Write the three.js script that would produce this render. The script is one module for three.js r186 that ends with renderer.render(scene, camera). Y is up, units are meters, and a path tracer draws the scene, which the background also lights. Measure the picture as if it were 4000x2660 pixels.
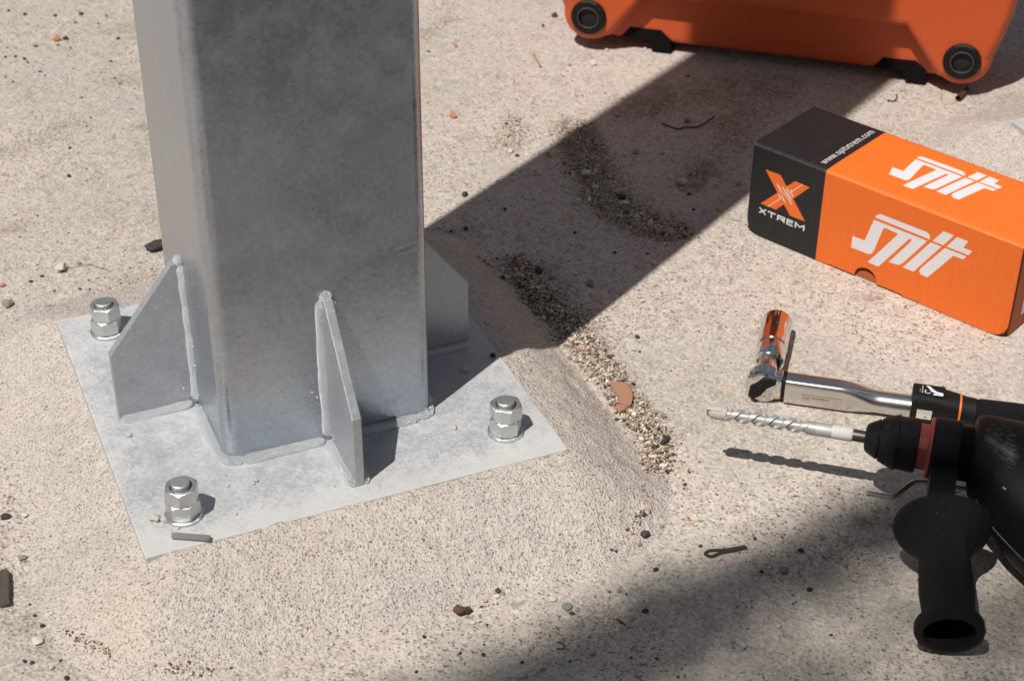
import * as THREE from 'three';
import { mergeGeometries, toCreasedNormals, mergeVertices } from 'three/addons/utils/BufferGeometryUtils.js';
import { RoundedBoxGeometry } from 'three/addons/geometries/RoundedBoxGeometry.js';
import { ImprovedNoise } from 'three/addons/math/ImprovedNoise.js';

// ---------------------------------------------------------------- camera, sky, sun, exposure
const scene = new THREE.Scene();
const camera = new THREE.PerspectiveCamera(22.13, 1024 / 680, 0.05, 400);
camera.position.set(-0.3174, 0.9221, 1.2073);
{
  const f = new THREE.Vector3(0.3267, -0.5614, -0.7603).normalize();
  const r = new THREE.Vector3().crossVectors(f, new THREE.Vector3(0, 1, 0)).normalize();
  const u = new THREE.Vector3().crossVectors(r, f);
  camera.up.copy(u.multiplyScalar(Math.cos(0.0081)).addScaledVector(r, -Math.sin(0.0081)));
  camera.lookAt(camera.position.clone().add(f));
}
camera.focus = 1.46; camera.userData.fStop = 11;
const renderer = new THREE.WebGLRenderer({ antialias: true });
renderer.toneMapping = THREE.LinearToneMapping;
renderer.toneMappingExposure = 0.99;
renderer.shadowMap.enabled = true;

const AZ = THREE.MathUtils.degToRad(57.5), EL = THREE.MathUtils.degToRad(61);
const SUN = new THREE.Vector3(-Math.sin(AZ) * Math.cos(EL), Math.sin(EL), Math.cos(AZ) * Math.cos(EL));
const sun = new THREE.DirectionalLight(new THREE.Color().setRGB(1, 0.95, 0.885), 4.7);
sun.position.copy(SUN).multiplyScalar(12);
sun.target.position.set(0.3, 0, 0);
sun.castShadow = true;
sun.shadow.mapSize.set(4096, 4096);
Object.assign(sun.shadow.camera, { left: -2, right: 2, top: 2, bottom: -2, near: 1, far: 30 });
scene.add(sun, sun.target);

const noise3 = new ImprovedNoise();
function rngOf(seed) { let a = seed >>> 0; return () => { a = (a + 0x6d2b79f5) | 0; let t = Math.imul(a ^ (a >>> 15), 1 | a); t = (t + Math.imul(t ^ (t >>> 7), 61 | t)) ^ t; return ((t ^ (t >>> 14)) >>> 0) / 4294967296; }; }
const smooth = (a, b, x) => { const t = Math.min(1, Math.max(0, (x - a) / (b - a))); return t * t * (3 - 2 * t); };
const mix = (a, b, t) => a + (b - a) * t;

{ // a clear summer sky with thin high cloud
  const W = 1024, H = 512, d = new Float32Array(W * H * 4);
  for (let j = 0; j < H; j++) {
    const el = (j + 0.5) / H * Math.PI - Math.PI / 2, y = Math.sin(el), c = Math.cos(el);
    for (let i = 0; i < W; i++) {
      const a = (i + 0.5) / W * Math.PI * 2, x = Math.cos(a) * c, z = Math.sin(a) * c;
      const k = Math.pow(1 - Math.max(y, 0), 3);
      let r = mix(0.118, 0.275, k), g = mix(0.136, 0.28, k), b = mix(0.166, 0.283, k);
      if (y > 0) {
        let n = 0, f = 2.2, w = 0.55;
        for (let o = 0; o < 4; o++) { n += w * noise3.noise(x * f * 1.4 + 3.1, y * f * 3 + 1.7, z * f * 1.4 + 8.2); f *= 2.1; w *= 0.5; }
        const cl = smooth(0.02, 0.5, n) * 0.7;
        r = mix(r, 0.36, cl); g = mix(g, 0.365, cl); b = mix(b, 0.375, cl);
      } else { r = 0.12; g = 0.105; b = 0.09; }
      const p = (j * W + i) * 4; d[p] = r; d[p + 1] = g; d[p + 2] = b; d[p + 3] = 1;
    }
  }
  const sky = new THREE.DataTexture(d, W, H, THREE.RGBAFormat, THREE.FloatType);
  sky.mapping = THREE.EquirectangularReflectionMapping; sky.magFilter = sky.minFilter = THREE.LinearFilter; sky.needsUpdate = true;
  scene.background = sky; scene.environment = sky;
}

// ---------------------------------------------------------------- helpers: naming
const taken = {};
function numbered(n) { const k = taken[n] = (taken[n] ?? -1) + 1; return k ? `${n}_${String(k).padStart(3, '0')}` : n; }
function shade(m) { m.castShadow = m.receiveShadow = true; return m; }
function thing(name, label, category, pos = [0, 0, 0], turn = 0, group) {
  const o = new THREE.Group(); o.name = numbered(name); o.position.set(...pos); o.rotation.y = turn;
  o.userData = { label, category }; if (group) o.userData.group = group; scene.add(o); return o;
}
function part(name, geo, mat, parent, label) { const m = shade(new THREE.Mesh(geo, mat)); m.name = name; if (label) m.userData.label = label; parent.add(m); return m; }
function single(name, geo, mat, label, category, group) {
  const m = shade(new THREE.Mesh(geo, mat)); m.name = numbered(name); m.userData = { label, category }; if (group) m.userData.group = group; scene.add(m); return m;
}
function structure(name, geo, mat, label) { const m = shade(new THREE.Mesh(geo, mat)); m.name = numbered(name); m.userData = { kind: 'structure', label }; scene.add(m); return m; }
function copy(root, label, pos) {
  const r = root.clone(); r.name = numbered(root.name.replace(/_\d\d\d$/, '')); r.userData = { ...root.userData, label }; r.position.set(...pos); scene.add(r); return r;
}

// ---------------------------------------------------------------- helpers: textures
const LUT = new Uint8Array(4097);
for (let i = 0; i <= 4096; i++) { const c = i / 4096; LUT[i] = Math.round(255 * (c <= 0.0031308 ? c * 12.92 : 1.055 * Math.pow(c, 1 / 2.4) - 0.055)); }
const enc = c => LUT[c <= 0 ? 0 : c >= 1 ? 4096 : (c * 4096) | 0];
function field(N, cells, seed) { // smooth periodic value noise, -1..1
  const R = rngOf(seed), L = new Float32Array(cells * cells); for (let i = 0; i < L.length; i++) L[i] = R() * 2 - 1;
  const out = new Float32Array(N * N), i0 = new Int32Array(N), i1 = new Int32Array(N), w = new Float32Array(N);
  for (let i = 0; i < N; i++) { const x = i * cells / N, k = Math.floor(x), t = x - k; i0[i] = k % cells; i1[i] = (k + 1) % cells; w[i] = t * t * (3 - 2 * t); }
  for (let j = 0; j < N; j++) {
    const a = i0[j] * cells, b = i1[j] * cells, v = w[j], o = j * N;
    for (let i = 0; i < N; i++) { const t = w[i], p = L[a + i0[i]], q = L[b + i0[i]]; const e = p + (L[a + i1[i]] - p) * t; out[o + i] = e + (q + (L[b + i1[i]] - q) * t - e) * v; }
  }
  return out;
}
class Paint {
  constructor(N, base) { this.N = N; this.r = new Float32Array(N * N).fill(base[0]); this.g = new Float32Array(N * N).fill(base[1]); this.b = new Float32Array(N * N).fill(base[2]); this.h = new Float32Array(N * N).fill(0.5); this.m = null; }
  each(fn) { const n = this.N * this.N; for (let i = 0; i < n; i++) fn(i); }
  scale(i, k) { this.r[i] *= k; this.g[i] *= k; this.b[i] *= k; }
  tint(i, c, a) { this.r[i] += (c[0] - this.r[i]) * a; this.g[i] += (c[1] - this.g[i]) * a; this.b[i] += (c[2] - this.b[i]) * a; }
  blob(x, y, rx, ry, ang, c, a, dh = 0, ragged = 0, seed = 0) {
    const N = this.N, R = Math.ceil(Math.max(rx, ry) * (1 + ragged)) + 1, ca = Math.cos(ang), sa = Math.sin(ang), X = Math.floor(x), Y = Math.floor(y);
    for (let v = -R; v <= R; v++) for (let u = -R; u <= R; u++) {
      const dx = X + u - x, dy = Y + v - y, p = (dx * ca + dy * sa) / rx, q = (-dx * sa + dy * ca) / ry; let d = Math.sqrt(p * p + q * q);
      if (ragged) { const t = Math.atan2(q, p); d *= 1 + ragged * (0.6 * Math.sin(3 * t + seed) + 0.4 * Math.sin(5 * t + seed * 2.3)); }
      if (d >= 1.15) continue;
      const k = d < 0.75 ? 1 : 1 - (d - 0.75) / 0.4, i = (((Y + v) % N + N) % N) * N + (((X + u) % N + N) % N);
      if (a) this.tint(i, c, a * k); if (dh) this.h[i] += dh * k;
    }
  }
  line(x0, y0, x1, y1, c, a, dh = 0, w = 0.7) { const n = Math.ceil(Math.hypot(x1 - x0, y1 - y0)); for (let k = 0; k <= n; k++) this.blob(mix(x0, x1, k / n), mix(y0, y1, k / n), w, w, 0, c, a, dh / 3); }
  color() { const N = this.N, d = new Uint8Array(N * N * 4); for (let i = 0; i < N * N; i++) { d[i * 4] = enc(this.r[i]); d[i * 4 + 1] = enc(this.g[i]); d[i * 4 + 2] = enc(this.b[i]); d[i * 4 + 3] = 255; } return finish(d, N, true); }
  bump() { return grey(this.h, this.N); }
}
function finish(d, N, srgb) { const t = new THREE.DataTexture(d, N, N, THREE.RGBAFormat); t.wrapS = t.wrapT = THREE.RepeatWrapping; t.magFilter = THREE.LinearFilter; t.minFilter = THREE.LinearMipmapLinearFilter; t.generateMipmaps = true; if (srgb) t.colorSpace = THREE.SRGBColorSpace; t.needsUpdate = true; return t; }
function grey(a, N) { const d = new Uint8Array(N * N * 4); for (let i = 0; i < N * N; i++) { const v = Math.max(0, Math.min(255, a[i] * 255)); d[i * 4] = d[i * 4 + 1] = d[i * 4 + 2] = v; d[i * 4 + 3] = 255; } return finish(d, N, false); }
function canvasMap(w, h, draw) { const c = document.createElement('canvas'); c.width = w; c.height = h; draw(c.getContext('2d'), w, h); const t = new THREE.CanvasTexture(c); t.colorSpace = THREE.SRGBColorSpace; t.anisotropy = 8; return t; }

// ---------------------------------------------------------------- helpers: geometry
function metricUV(g, s = 1) { // box-mapped uv in metres / s
  g = g.index ? g.toNonIndexed() : g; const p = g.attributes.position, uv = new Float32Array(p.count * 2), A = new THREE.Vector3(), B = new THREE.Vector3(), Cc = new THREE.Vector3();
  for (let i = 0; i < p.count; i += 3) {
    A.fromBufferAttribute(p, i); B.fromBufferAttribute(p, i + 1).sub(A); Cc.fromBufferAttribute(p, i + 2).sub(A); B.cross(Cc);
    const x = Math.abs(B.x), y = Math.abs(B.y), z = Math.abs(B.z), ax = y >= x && y >= z ? 1 : x >= z ? 0 : 2;
    for (let k = 0; k < 3; k++) { const q = i + k; uv[q * 2] = (ax === 0 ? p.getZ(q) : p.getX(q)) / s; uv[q * 2 + 1] = (ax === 1 ? p.getZ(q) : p.getY(q)) / s; }
  }
  g.setAttribute('uv', new THREE.BufferAttribute(uv, 2)); return g;
}
function grid(nu, nv, fn, closeU = false) { // fn(u,v) -> [x,y,z]; uv 0..1
  const pos = [], uv = [], idx = [];
  for (let j = 0; j <= nv; j++) for (let i = 0; i <= nu; i++) { pos.push(...fn(i / nu, j / nv)); uv.push(i / nu, j / nv); }
  for (let j = 0; j < nv; j++) for (let i = 0; i < nu; i++) { const a = j * (nu + 1) + i, b = a + 1, c = a + nu + 1, d = c + 1; idx.push(a, c, b, b, c, d); }
  const g = new THREE.BufferGeometry(); g.setAttribute('position', new THREE.Float32BufferAttribute(pos, 3)); g.setAttribute('uv', new THREE.Float32BufferAttribute(uv, 2)); g.setIndex(idx); g.computeVertexNormals();
  if (closeU) { const n = g.attributes.normal; for (let j = 0; j <= nv; j++) { const a = j * (nu + 1), b = a + nu, x = n.getX(a) + n.getX(b), y = n.getY(a) + n.getY(b), z = n.getZ(a) + n.getZ(b), l = Math.hypot(x, y, z) || 1; n.setXYZ(a, x / l, y / l, z / l); n.setXYZ(b, x / l, y / l, z / l); } }
  return g;
}
const RX = g => g.rotateZ(-Math.PI / 2); // a lathe about y laid along +x
function turned(pts, seg = 48, crease = 0.6) { // profile [x along axis, radius] -> solid about the x axis
  const g = new THREE.LatheGeometry(pts.map(([x, r]) => new THREE.Vector2(Math.max(r, 1e-5), x)), seg); return toCreasedNormals(RX(g), crease);
}
function loft(secs, seg = 40) { // sections {x, y, z, hy, hz, e}: superellipse sections along x
  const c = secs.length - 1;
  const at = (v, u) => { const s = secs[Math.round(v * c)], t = u * Math.PI * 2, ca = Math.cos(t), sa = Math.sin(t), e = 2 / (s.e ?? 2.6); return [s.x, s.y + s.hy * Math.sign(sa) * Math.pow(Math.abs(sa), e), s.z + s.hz * Math.sign(ca) * Math.pow(Math.abs(ca), e)]; };
  const body = grid(seg, c, (u, v) => at(v, u), true);
  const cap = k => { const s = secs[k]; return grid(seg, 1, (u, v) => { const p = at(k / c, u); return v ? p : [s.x, s.y, s.z]; }); };
  return mergeGeometries([body, cap(0), cap(c)]);
}
function prism(pts, depth, o = {}) { // polygon [x,y] extruded along z
  const s = new THREE.Shape(pts.map(p => new THREE.Vector2(...p)));
  for (const h of o.holes ?? []) s.holes.push(new THREE.Path(h.map(p => new THREE.Vector2(...p))));
  const b = o.bevel ?? 0;
  return new THREE.ExtrudeGeometry(s, { depth: depth - 2 * b, bevelEnabled: b > 0, bevelSize: o.bevelSize ?? b, bevelThickness: b, bevelOffset: -(o.bevelSize ?? b), bevelSegments: o.seg ?? 2, curveSegments: 12 }).translate(0, 0, b);
}
function bead(path, r, seed, ripple = 0.0028, amp = 0.09) { // a weld bead: a rippled, uneven rope of metal
  const pts = path.map(p => new THREE.Vector3(...p)), curve = new THREE.CatmullRomCurve3(pts, false, 'catmullrom', 0.1), L = curve.getLength(), n = Math.max(24, Math.round(L / 0.0007)), fr = curve.computeFrenetFrames(n), S = 14;
  return grid(S, n, (u, v) => {
    const k = Math.round(v * n), P = curve.getPointAt(v), t = u * Math.PI * 2, N = fr.normals[k], B = fr.binormals[k], d = v * L;
    const ph = (d + 0.0011 * Math.cos(t * 1)) / ripple, sw = ph - Math.floor(ph), end = Math.sqrt(Math.min(1, Math.min(d, L - d) / (r * 1.1) + 1e-4));
    const q = r * Math.min(end, 1) * (1 + amp * (sw - 0.5) + 0.20 * noise3.noise(d * 45, seed * 1.37, 0.3) + 0.09 * noise3.noise(d * 190, seed + 3, Math.cos(t)));
    return [P.x + q * (Math.cos(t) * N.x + Math.sin(t) * B.x), P.y + q * (Math.cos(t) * N.y + Math.sin(t) * B.y), P.z + q * (Math.cos(t) * N.z + Math.sin(t) * B.z)];
  }, true);
}
function tubeAlong(pts, r, seg = 8, n = 40) { return new THREE.TubeGeometry(new THREE.CatmullRomCurve3(pts.map(p => new THREE.Vector3(...p))), n, r, seg); }
function rock(seed, detail, flat = 0.6, rough = 0.35, stretch = 1) {
  let g = mergeVertices(new THREE.IcosahedronGeometry(0.5, detail).deleteAttribute('uv').deleteAttribute('normal'), 1e-4); const p = g.attributes.position, R = rngOf(seed), cuts = [];
  for (let i = 0; i < 7; i++) { const v = new THREE.Vector3(R() * 2 - 1, R() * 2 - 1, R() * 2 - 1).normalize(); cuts.push([v, 0.27 + R() * 0.16]); }
  const v = new THREE.Vector3();
  for (let i = 0; i < p.count; i++) {
    v.fromBufferAttribute(p, i); v.multiplyScalar(1 + rough * noise3.noise(v.x * 3 + seed, v.y * 3, v.z * 3 + seed * 1.7) + rough * 0.35 * noise3.noise(v.x * 9 + seed, v.y * 9, v.z * 9));
    for (const [n, d] of cuts) { const k = v.dot(n) - d; if (k > 0) v.addScaledVector(n, -k * 0.85); }
    p.setXYZ(i, v.x * stretch, v.y * flat, v.z);
  }
  g = metricUV(g, 1); g.computeVertexNormals(); g = toCreasedNormals(g, 0.5); g.computeBoundingBox(); g.translate(0, -g.boundingBox.min.y * 0.92, 0); return g;
}

// ---------------------------------------------------------------- materials
const P3 = (r, g, b) => new THREE.Color().setRGB(r, g, b);
const std = o => new THREE.MeshPhysicalMaterial(o);

const GT = 1.4; // metres covered by the concrete texture
function concreteMaterial() {
  const N = 2048, P = new Paint(N, [0.455, 0.405, 0.357]), R = rngOf(11);
  const a = field(N, 5, 1), b = field(N, 13, 2), c = field(N, 37, 3), d = field(N, 170, 4), e = field(N, 620, 5), f = field(N, 1024, 6);
  P.each(i => {
    P.scale(i, 1 + 0.09 * a[i] + 0.10 * b[i] + 0.09 * c[i] + 0.11 * d[i] + 0.20 * e[i] + 0.20 * f[i]);
    P.tint(i, [0.31, 0.235, 0.18], 0.42 * smooth(0.30, 0.85, 0.8 * d[i] + 0.4 * c[i] + 0.25 * e[i]));
    P.tint(i, [0.50, 0.35, 0.27], 0.10 * Math.max(0, b[i] + 0.4 * d[i]));          // pinkish cement
    P.tint(i, [0.40, 0.38, 0.35], 0.28 * smooth(0.2, 0.8, 0.7 * c[i] - 0.5 * a[i])); // greyer patches
    P.h[i] += 0.07 * d[i] + 0.08 * e[i] + 0.07 * f[i];
  });
  const X = () => R() * N;
  for (let k = 0; k < 60000; k++) { // pale sand grains in the surface
    const s = 0.8 + 1.6 * R() * R(), t = 0.75 + 0.5 * R(); P.blob(X(), X(), s * 1.3, s, R() * 3, [0.56 * t, 0.50 * t, 0.44 * t], 0.55, 0.06);
  }
  let placed = 0;
  while (placed < 62000) { // open pores and worn-out grains
    const x = X(), y = X(), i = (y | 0) * N + (x | 0); if (R() > 0.42 + 0.8 * b[i] + 0.6 * c[i]) continue; placed++;
    const s = 0.7 + 1.5 * R() * R() * R(), t = 0.32 + 0.8 * R(); P.blob(x, y, s * (1 + 1.2 * R()), s, R() * 3.14, [0.25 * t, 0.20 * t, 0.165 * t], 0.85, -0.18);
  }
  for (let k = 0; k < 800; k++) { const x = X(), y = X(), s = 1.6 + 3.2 * R() * R(), t = 0.7 + 0.5 * R(); P.blob(x, y, s * (1.2 + R()), s, R() * 3.14, [0.25 * t, 0.20 * t, 0.155 * t], 0.6, -0.14, 0.35, R() * 9); } // larger chips
  for (let k = 0; k < 2400; k++) P.blob(X(), X(), 0.8 + 0.9 * R(), 0.8 + 0.6 * R(), R() * 3, [0.03, 0.028, 0.026], 0.85, 0.05); // black grit set in the surface
  for (let k = 0; k < 110; k++) { const x = X(), y = X(), s = 3 + 7 * R(); P.blob(x, y, s, s * 0.6, R() * 3, [0.52, 0.26, 0.11], 0.22 + 0.2 * R(), 0, 0.4, R() * 9); } // rust spots
  for (let k = 0; k < 500; k++) { const x = X(), y = X(), s = 3 + 5 * R(); P.blob(x, y, s * 1.5, s, R() * 3, [0.60, 0.55, 0.49], 0.3, 0.05, 0.4, R() * 9); }
  const px = (x, z) => [(x / GT + 0.37) * N, (-z / GT + 0.21) * N], G = () => (R() + R() + R() - 1.5) / 1.5;
  const soil = (pts, n, al) => { for (let k = 0; k < n; k++) { const t = R() * (pts.length - 1), i = Math.min(pts.length - 2, t | 0), f = t - i, w = mix(pts[i][2], pts[i + 1][2], f), [x, y] = px(mix(pts[i][0], pts[i + 1][0], f) + G() * w, mix(pts[i][1], pts[i + 1][1], f) + G() * w), s = 0.7 + 2.0 * R() * R() * R(), q = 0.4 + 1.1 * R(), id = (((y | 0) % N + N) % N) * N + ((x | 0) % N + N) % N; if (0.9 * c[id] + 0.8 * d[id] + 0.5 * b[id] < 1.5 * R() - 0.95) continue; P.blob(x, y, s * (1 + R()), s, R() * 3.14, [0.17 * q, 0.135 * q, 0.105 * q], al * (0.4 + 0.6 * R()), 0.06); } };
  soil([[0.46, -0.43, 0.03], [0.43, -0.32, 0.05], [0.42, -0.23, 0.06], [0.45, -0.16, 0.045]], 26000, 0.9); // earth trodden into the slab
  soil([[0.51, -0.24, 0.03], [0.56, -0.27, 0.05], [0.63, -0.36, 0.08], [0.70, -0.41, 0.07], [0.74, -0.44, 0.05]], 16000, 0.65);
  soil([[0.52, -0.42, 0.07], [0.60, -0.44, 0.08], [0.68, -0.45, 0.07]], 12000, 0.55);
  soil([[0.30, -0.16, 0.03], [0.29, 0, 0.025], [0.28, 0.15, 0.02]], 6000, 0.7);
  soil([[-0.30, -0.02, 0.03], [-0.29, 0.1, 0.03], [-0.27, 0.2, 0.03], [-0.2, 0.26, 0.02]], 5000, 0.6);
  soil([[0.10, 0.33, 0.05], [0.22, 0.36, 0.07], [0.36, 0.35, 0.06]], 6000, 0.4);
  soil([[-0.25, -0.62, 0.03], [-0.16, -0.60, 0.04], [-0.05, -0.66, 0.04]], 3500, 0.5); soil([[0.28, -0.62, 0.03], [0.36, -0.70, 0.03], [0.44, -0.76, 0.02]], 2600, 0.55);
  for (let k = 0; k < 44; k++) { const x = X(), y = X(), w = 18 + 70 * R(), n = w * 20; for (let q = 0; q < n; q++) { const s = 0.7 + 1.4 * R() * R(); P.blob(x + G() * w * 1.6, y + G() * w, s * 1.4, s, R() * 3.14, [0.235, 0.18, 0.135], 0.5 * R()); } } // weathered stains
  const map = P.color(), bump = P.bump();
  return new THREE.MeshStandardMaterial({ map, bumpMap: bump, bumpScale: 0.0034, roughness: 0.94 });
}
const MT = 0.62;
function mortarMaterial() {
  const N = 2048, P = new Paint(N, [0.475, 0.425, 0.383]), R = rngOf(21);
  const a = field(N, 6, 31), b = field(N, 17, 32), d = field(N, 90, 33), e = field(N, 400, 34), f = field(N, 900, 35);
  P.each(i => { P.scale(i, 1 + 0.05 * a[i] + 0.05 * b[i] + 0.05 * d[i] + 0.12 * e[i] + 0.10 * f[i]); P.tint(i, [0.50, 0.40, 0.30], 0.25 * Math.max(0, a[i] + 0.5 * b[i])); P.h[i] += 0.05 * d[i] + 0.10 * e[i] + 0.05 * f[i]; });
  const X = () => R() * N;
  for (let k = 0; k < 42000; k++) { const s = 1 + 2.4 * R() * R(), t = 0.82 + 0.36 * R(); P.blob(X(), X(), s * 1.2, s, R() * 3, [0.54 * t, 0.48 * t, 0.42 * t], 0.6, 0.10); }
  for (let k = 0; k < 60000; k++) { const s = 0.9 + 1.5 * R() * R(), t = 0.6 + 0.9 * R(); P.blob(X(), X(), s * (1.1 + 0.9 * R()), s, R() * 3, [0.30 * t, 0.255 * t, 0.215 * t], 0.55, R() < 0.4 ? 0.08 : -0.15); }
  for (let k = 0; k < 17000; k++) { const s = 1.1 + 2.2 * R() * R() * R(), t = 0.4 + R(); P.blob(X(), X(), s * 1.3, s, R() * 3, [0.11 * t, 0.098 * t, 0.09 * t], 0.88, R() < 0.5 ? 0.1 : -0.12); }
  for (let k = 0; k < 260; k++) { const s = 2 + 3 * R() * R(), t = 0.7 + 0.9 * R(); P.blob(X(), X(), s * 1.2, s, R() * 3, [0.14 * t, 0.13 * t, 0.125 * t], 0.85, 0.12, 0.15, R() * 9); }
  for (let k = 0; k < 420; k++) { const z = R(), s = 2 + 5 * R() * R(), x = (0.257 - 0.016 * R() * R()) / MT * N + N / 2, y = N * (0.5 + (0.24 - 0.44 * z) / MT); P.blob(x, y, s, s * 1.6, R(), [0.46, 0.27, 0.13], 0.22 + 0.2 * R(), 0, 0.45, R() * 9); } // rust run-off along the foot
  for (let k = 0; k < 70; k++) { const x = X(), y = X(), s = 2.5 + 4 * R(); P.blob(x, y, s * 1.4, s, R() * 3, [0.50, 0.27, 0.11], 0.4, 0, 0.45, R() * 9); }
  return new THREE.MeshStandardMaterial({ map: P.color(), bumpMap: P.bump(), bumpScale: 0.0042, roughness: 0.95 });
}
function zincMaterial(seed, o = {}) { // hot-dip galvanised steel, 0.72 m a tile
  const N = 1024, P = new Paint(N, o.color ?? [0.395, 0.435, 0.485]), R = rngOf(seed), a = field(N, 4, seed + 1), b = field(N, 11, seed + 2), c = field(N, 40, seed + 3), d = field(N, 210, seed + 4), e = field(N, 512, seed + 5);
  const rough = new Float32Array(N * N);
  P.each(i => {
    const k = 0.03 * a[i] + 0.05 * b[i] + 0.06 * c[i] + 0.06 * d[i] + 0.07 * e[i]; P.scale(i, 1 + k);
    P.tint(i, [0.30, 0.33, 0.37], 0.16 * smooth(0.35, 0.8, b[i] + 0.6 * c[i]));   // bluish zinc patina
    P.tint(i, [0.47, 0.47, 0.46], 0.16 * smooth(0.3, 0.9, a[i] - 0.6 * c[i]));     // a film of cement dust
    rough[i] = (o.rough ?? 0.33) + 0.06 * b[i] + 0.05 * c[i] + 0.03 * d[i]; P.h[i] += 0.1 * c[i] + 0.08 * d[i] + 0.05 * e[i];
  });
  const X = () => R() * N;
  for (let k = 0; k < 520; k++) { const x = X(), y = X(), t = -0.75 - 0.9 * R(), l = 10 + 70 * R() * R(); const up = R() < 0.6; P.line(x, y, x + Math.cos(t) * l, y + Math.sin(t) * l, up ? [0.52, 0.53, 0.54] : [0.22, 0.235, 0.255], 0.04 + 0.09 * R(), 0, 0.7); }
  for (let k = 0; k < 46; k++) { const x = X(), y = X(), r = 4 + 8 * R(), t0 = 3.6 + R(), n = 8; for (let q = 0; q < n; q++) P.blob(x + r * Math.cos(t0 + q * 0.2), y - r * 0.6 * Math.sin(t0 + q * 0.2), 0.8, 0.8, 0, [0.62, 0.63, 0.64], 0.35, 0.03); } // small zinc nicks
  for (let k = 0; k < 220; k++) P.blob(X(), X(), 0.7 + R(), 0.7 + R(), 0, R() < 0.6 ? [0.65, 0.66, 0.66] : [0.14, 0.13, 0.12], 0.5);
  for (let k = 0; k < 26; k++) { const x = X(), y = X(); for (let q = 0; q < 26; q++) P.blob(x + (R() - 0.5) * 34, y + (R() - 0.5) * 26, 1 + 2 * R(), 0.8 + 3 * R(), 0, [0.25, 0.255, 0.27], 0.14); }
  for (let k = 0; k < 90; k++) { const x = X(), y = X(), t = R() * 6.28, l = 4 + 26 * R() * R(); P.line(x, y, x + Math.cos(t) * l, y + Math.sin(t) * l, R() < 0.7 ? [0.62, 0.64, 0.66] : [0.15, 0.16, 0.175], 0.25 + 0.35 * R(), 0.03, 0.55); } // crisp scratches
  o.extra?.(P, rough, N);
  return new THREE.MeshStandardMaterial({ map: P.color(), roughnessMap: grey(rough, N), roughness: 1, metalness: o.metal ?? 0.87, bumpMap: P.bump(), bumpScale: o.bump ?? 0.0005 });
}
const M = {};
M.concrete = concreteMaterial();
M.mortar = mortarMaterial();
const POSTW = 0.72;
M.post = zincMaterial(101, { extra: (P, rough, N) => { // longitudinal seam of the tube and two scrapes near the corner
  const px = m => m / POSTW * N;
  for (let y = 0; y < N; y += 0.5) P.blob(px(0.65) + 0.8 * Math.sin(y / 90), y, 0.9, 0.9, 0, [0.60, 0.60, 0.60], 0.12, 0.02);
  for (const [u0, v0, u1, v1] of [[0.158, 0.169, 0.182, 0.173], [0.160, 0.164, 0.182, 0.167]]) P.line(px(u0), px(v0), px(u1), px(v1), [0.62, 0.63, 0.65], 0.45, -0.2, 0.8);
  { const Q = rngOf(140); for (let k = 0; k < 150; k++) { const u = 0.085 + 0.075 * Q(), v = 0.19 + 0.05 * Q(), l = 2 + 9 * Q(); P.line(px(u), px(v), px(u) + Q() - 0.5, px(v) + l, [0.24, 0.26, 0.285], 0.10 + 0.3 * Q() * Q(), 0, 0.8); } for (let k = 0; k < 9; k++) { const u = 0.03 + 0.13 * Q(), v = 0.06 + 0.3 * Q(); for (let q = 0; q < 40; q++) P.blob(px(u) + (Q() - 0.5) * 40, px(v) + (Q() - 0.5) * 24, 1 + 2 * Q(), 1 + 3 * Q(), 0, [0.26, 0.28, 0.30], 0.12); } }
  P.blob(px(0.168), px(0.168), 11, 3.5, 0.2, [0.28, 0.30, 0.33], 0.6);
} });
M.gusset = zincMaterial(202, { color: [0.375, 0.395, 0.42], rough: 0.44, metal: 0.5 });
const PL = 0.3546; // base plate side
M.plate = (() => { // zinc plate smeared with cement slurry along its rim
  const N = 1024, P = new Paint(N, [0.425, 0.445, 0.475]), R = rngOf(301), a = field(N, 4, 302), b = field(N, 12, 303), c = field(N, 36, 304), d = field(N, 150, 305), e = field(N, 512, 306), metal = new Float32Array(N * N), rough = new Float32Array(N * N);
  P.each(i => {
    const x = (i % N) / N, y = Math.floor(i / N) / N, rim = Math.min(x, 1 - x, y, 1 - y);
    P.scale(i, 1 + 0.03 * a[i] + 0.05 * b[i] + 0.04 * c[i] + 0.04 * d[i] + 0.05 * e[i]);
    const front = smooth(0.18, 0, y) * 0.55 + smooth(0.10, 0, rim) * 0.5; // slurry wiped over the rim when the bed was smoothed
    const s = smooth(0.12, 0.85, 0.30 + front * 0.55 + 0.07 * b[i] + 0.12 * c[i] + 0.17 * d[i] + 0.20 * e[i]);
    P.tint(i, [0.51, 0.495, 0.47], s * 0.65); metal[i] = mix(0.30, 0.04, s); rough[i] = mix(0.46 + 0.06 * c[i], 0.85, s); P.h[i] += 0.05 * d[i] + 0.05 * e[i] + 0.12 * s;
  });
  const X = () => R() * N;
  for (let k = 0; k < 700; k++) { const x = X(), y = X(), t = R() * 0.6 - 0.3, l = 3 + 12 * R(); P.line(x, y, x + Math.cos(t) * l, y + Math.sin(t) * l, [0.68, 0.69, 0.70], 0.3 * R(), 0.02, 0.6); }
  for (let k = 0; k < 60; k++) { const x = X(), y = X(), s = 1 + 3.5 * R() * R(); P.blob(x, y, s * 1.6, s, R() * 3, [0.52, 0.27, 0.10], 0.55, 0, 0.5, R() * 9); }
  for (let k = 0; k < 500; k++) { const s = 0.8 + 2.5 * R() * R(); P.blob(X(), X(), s, s, 0, R() < 0.7 ? [0.53, 0.46, 0.40] : [0.16, 0.14, 0.13], 0.6, 0.1); }
  const m = new THREE.MeshStandardMaterial({ map: P.color(), roughnessMap: grey(rough, N), metalnessMap: grey(metal, N), roughness: 1, metalness: 1, bumpMap: P.bump(), bumpScale: 0.0007 }); return m;
})();
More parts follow.
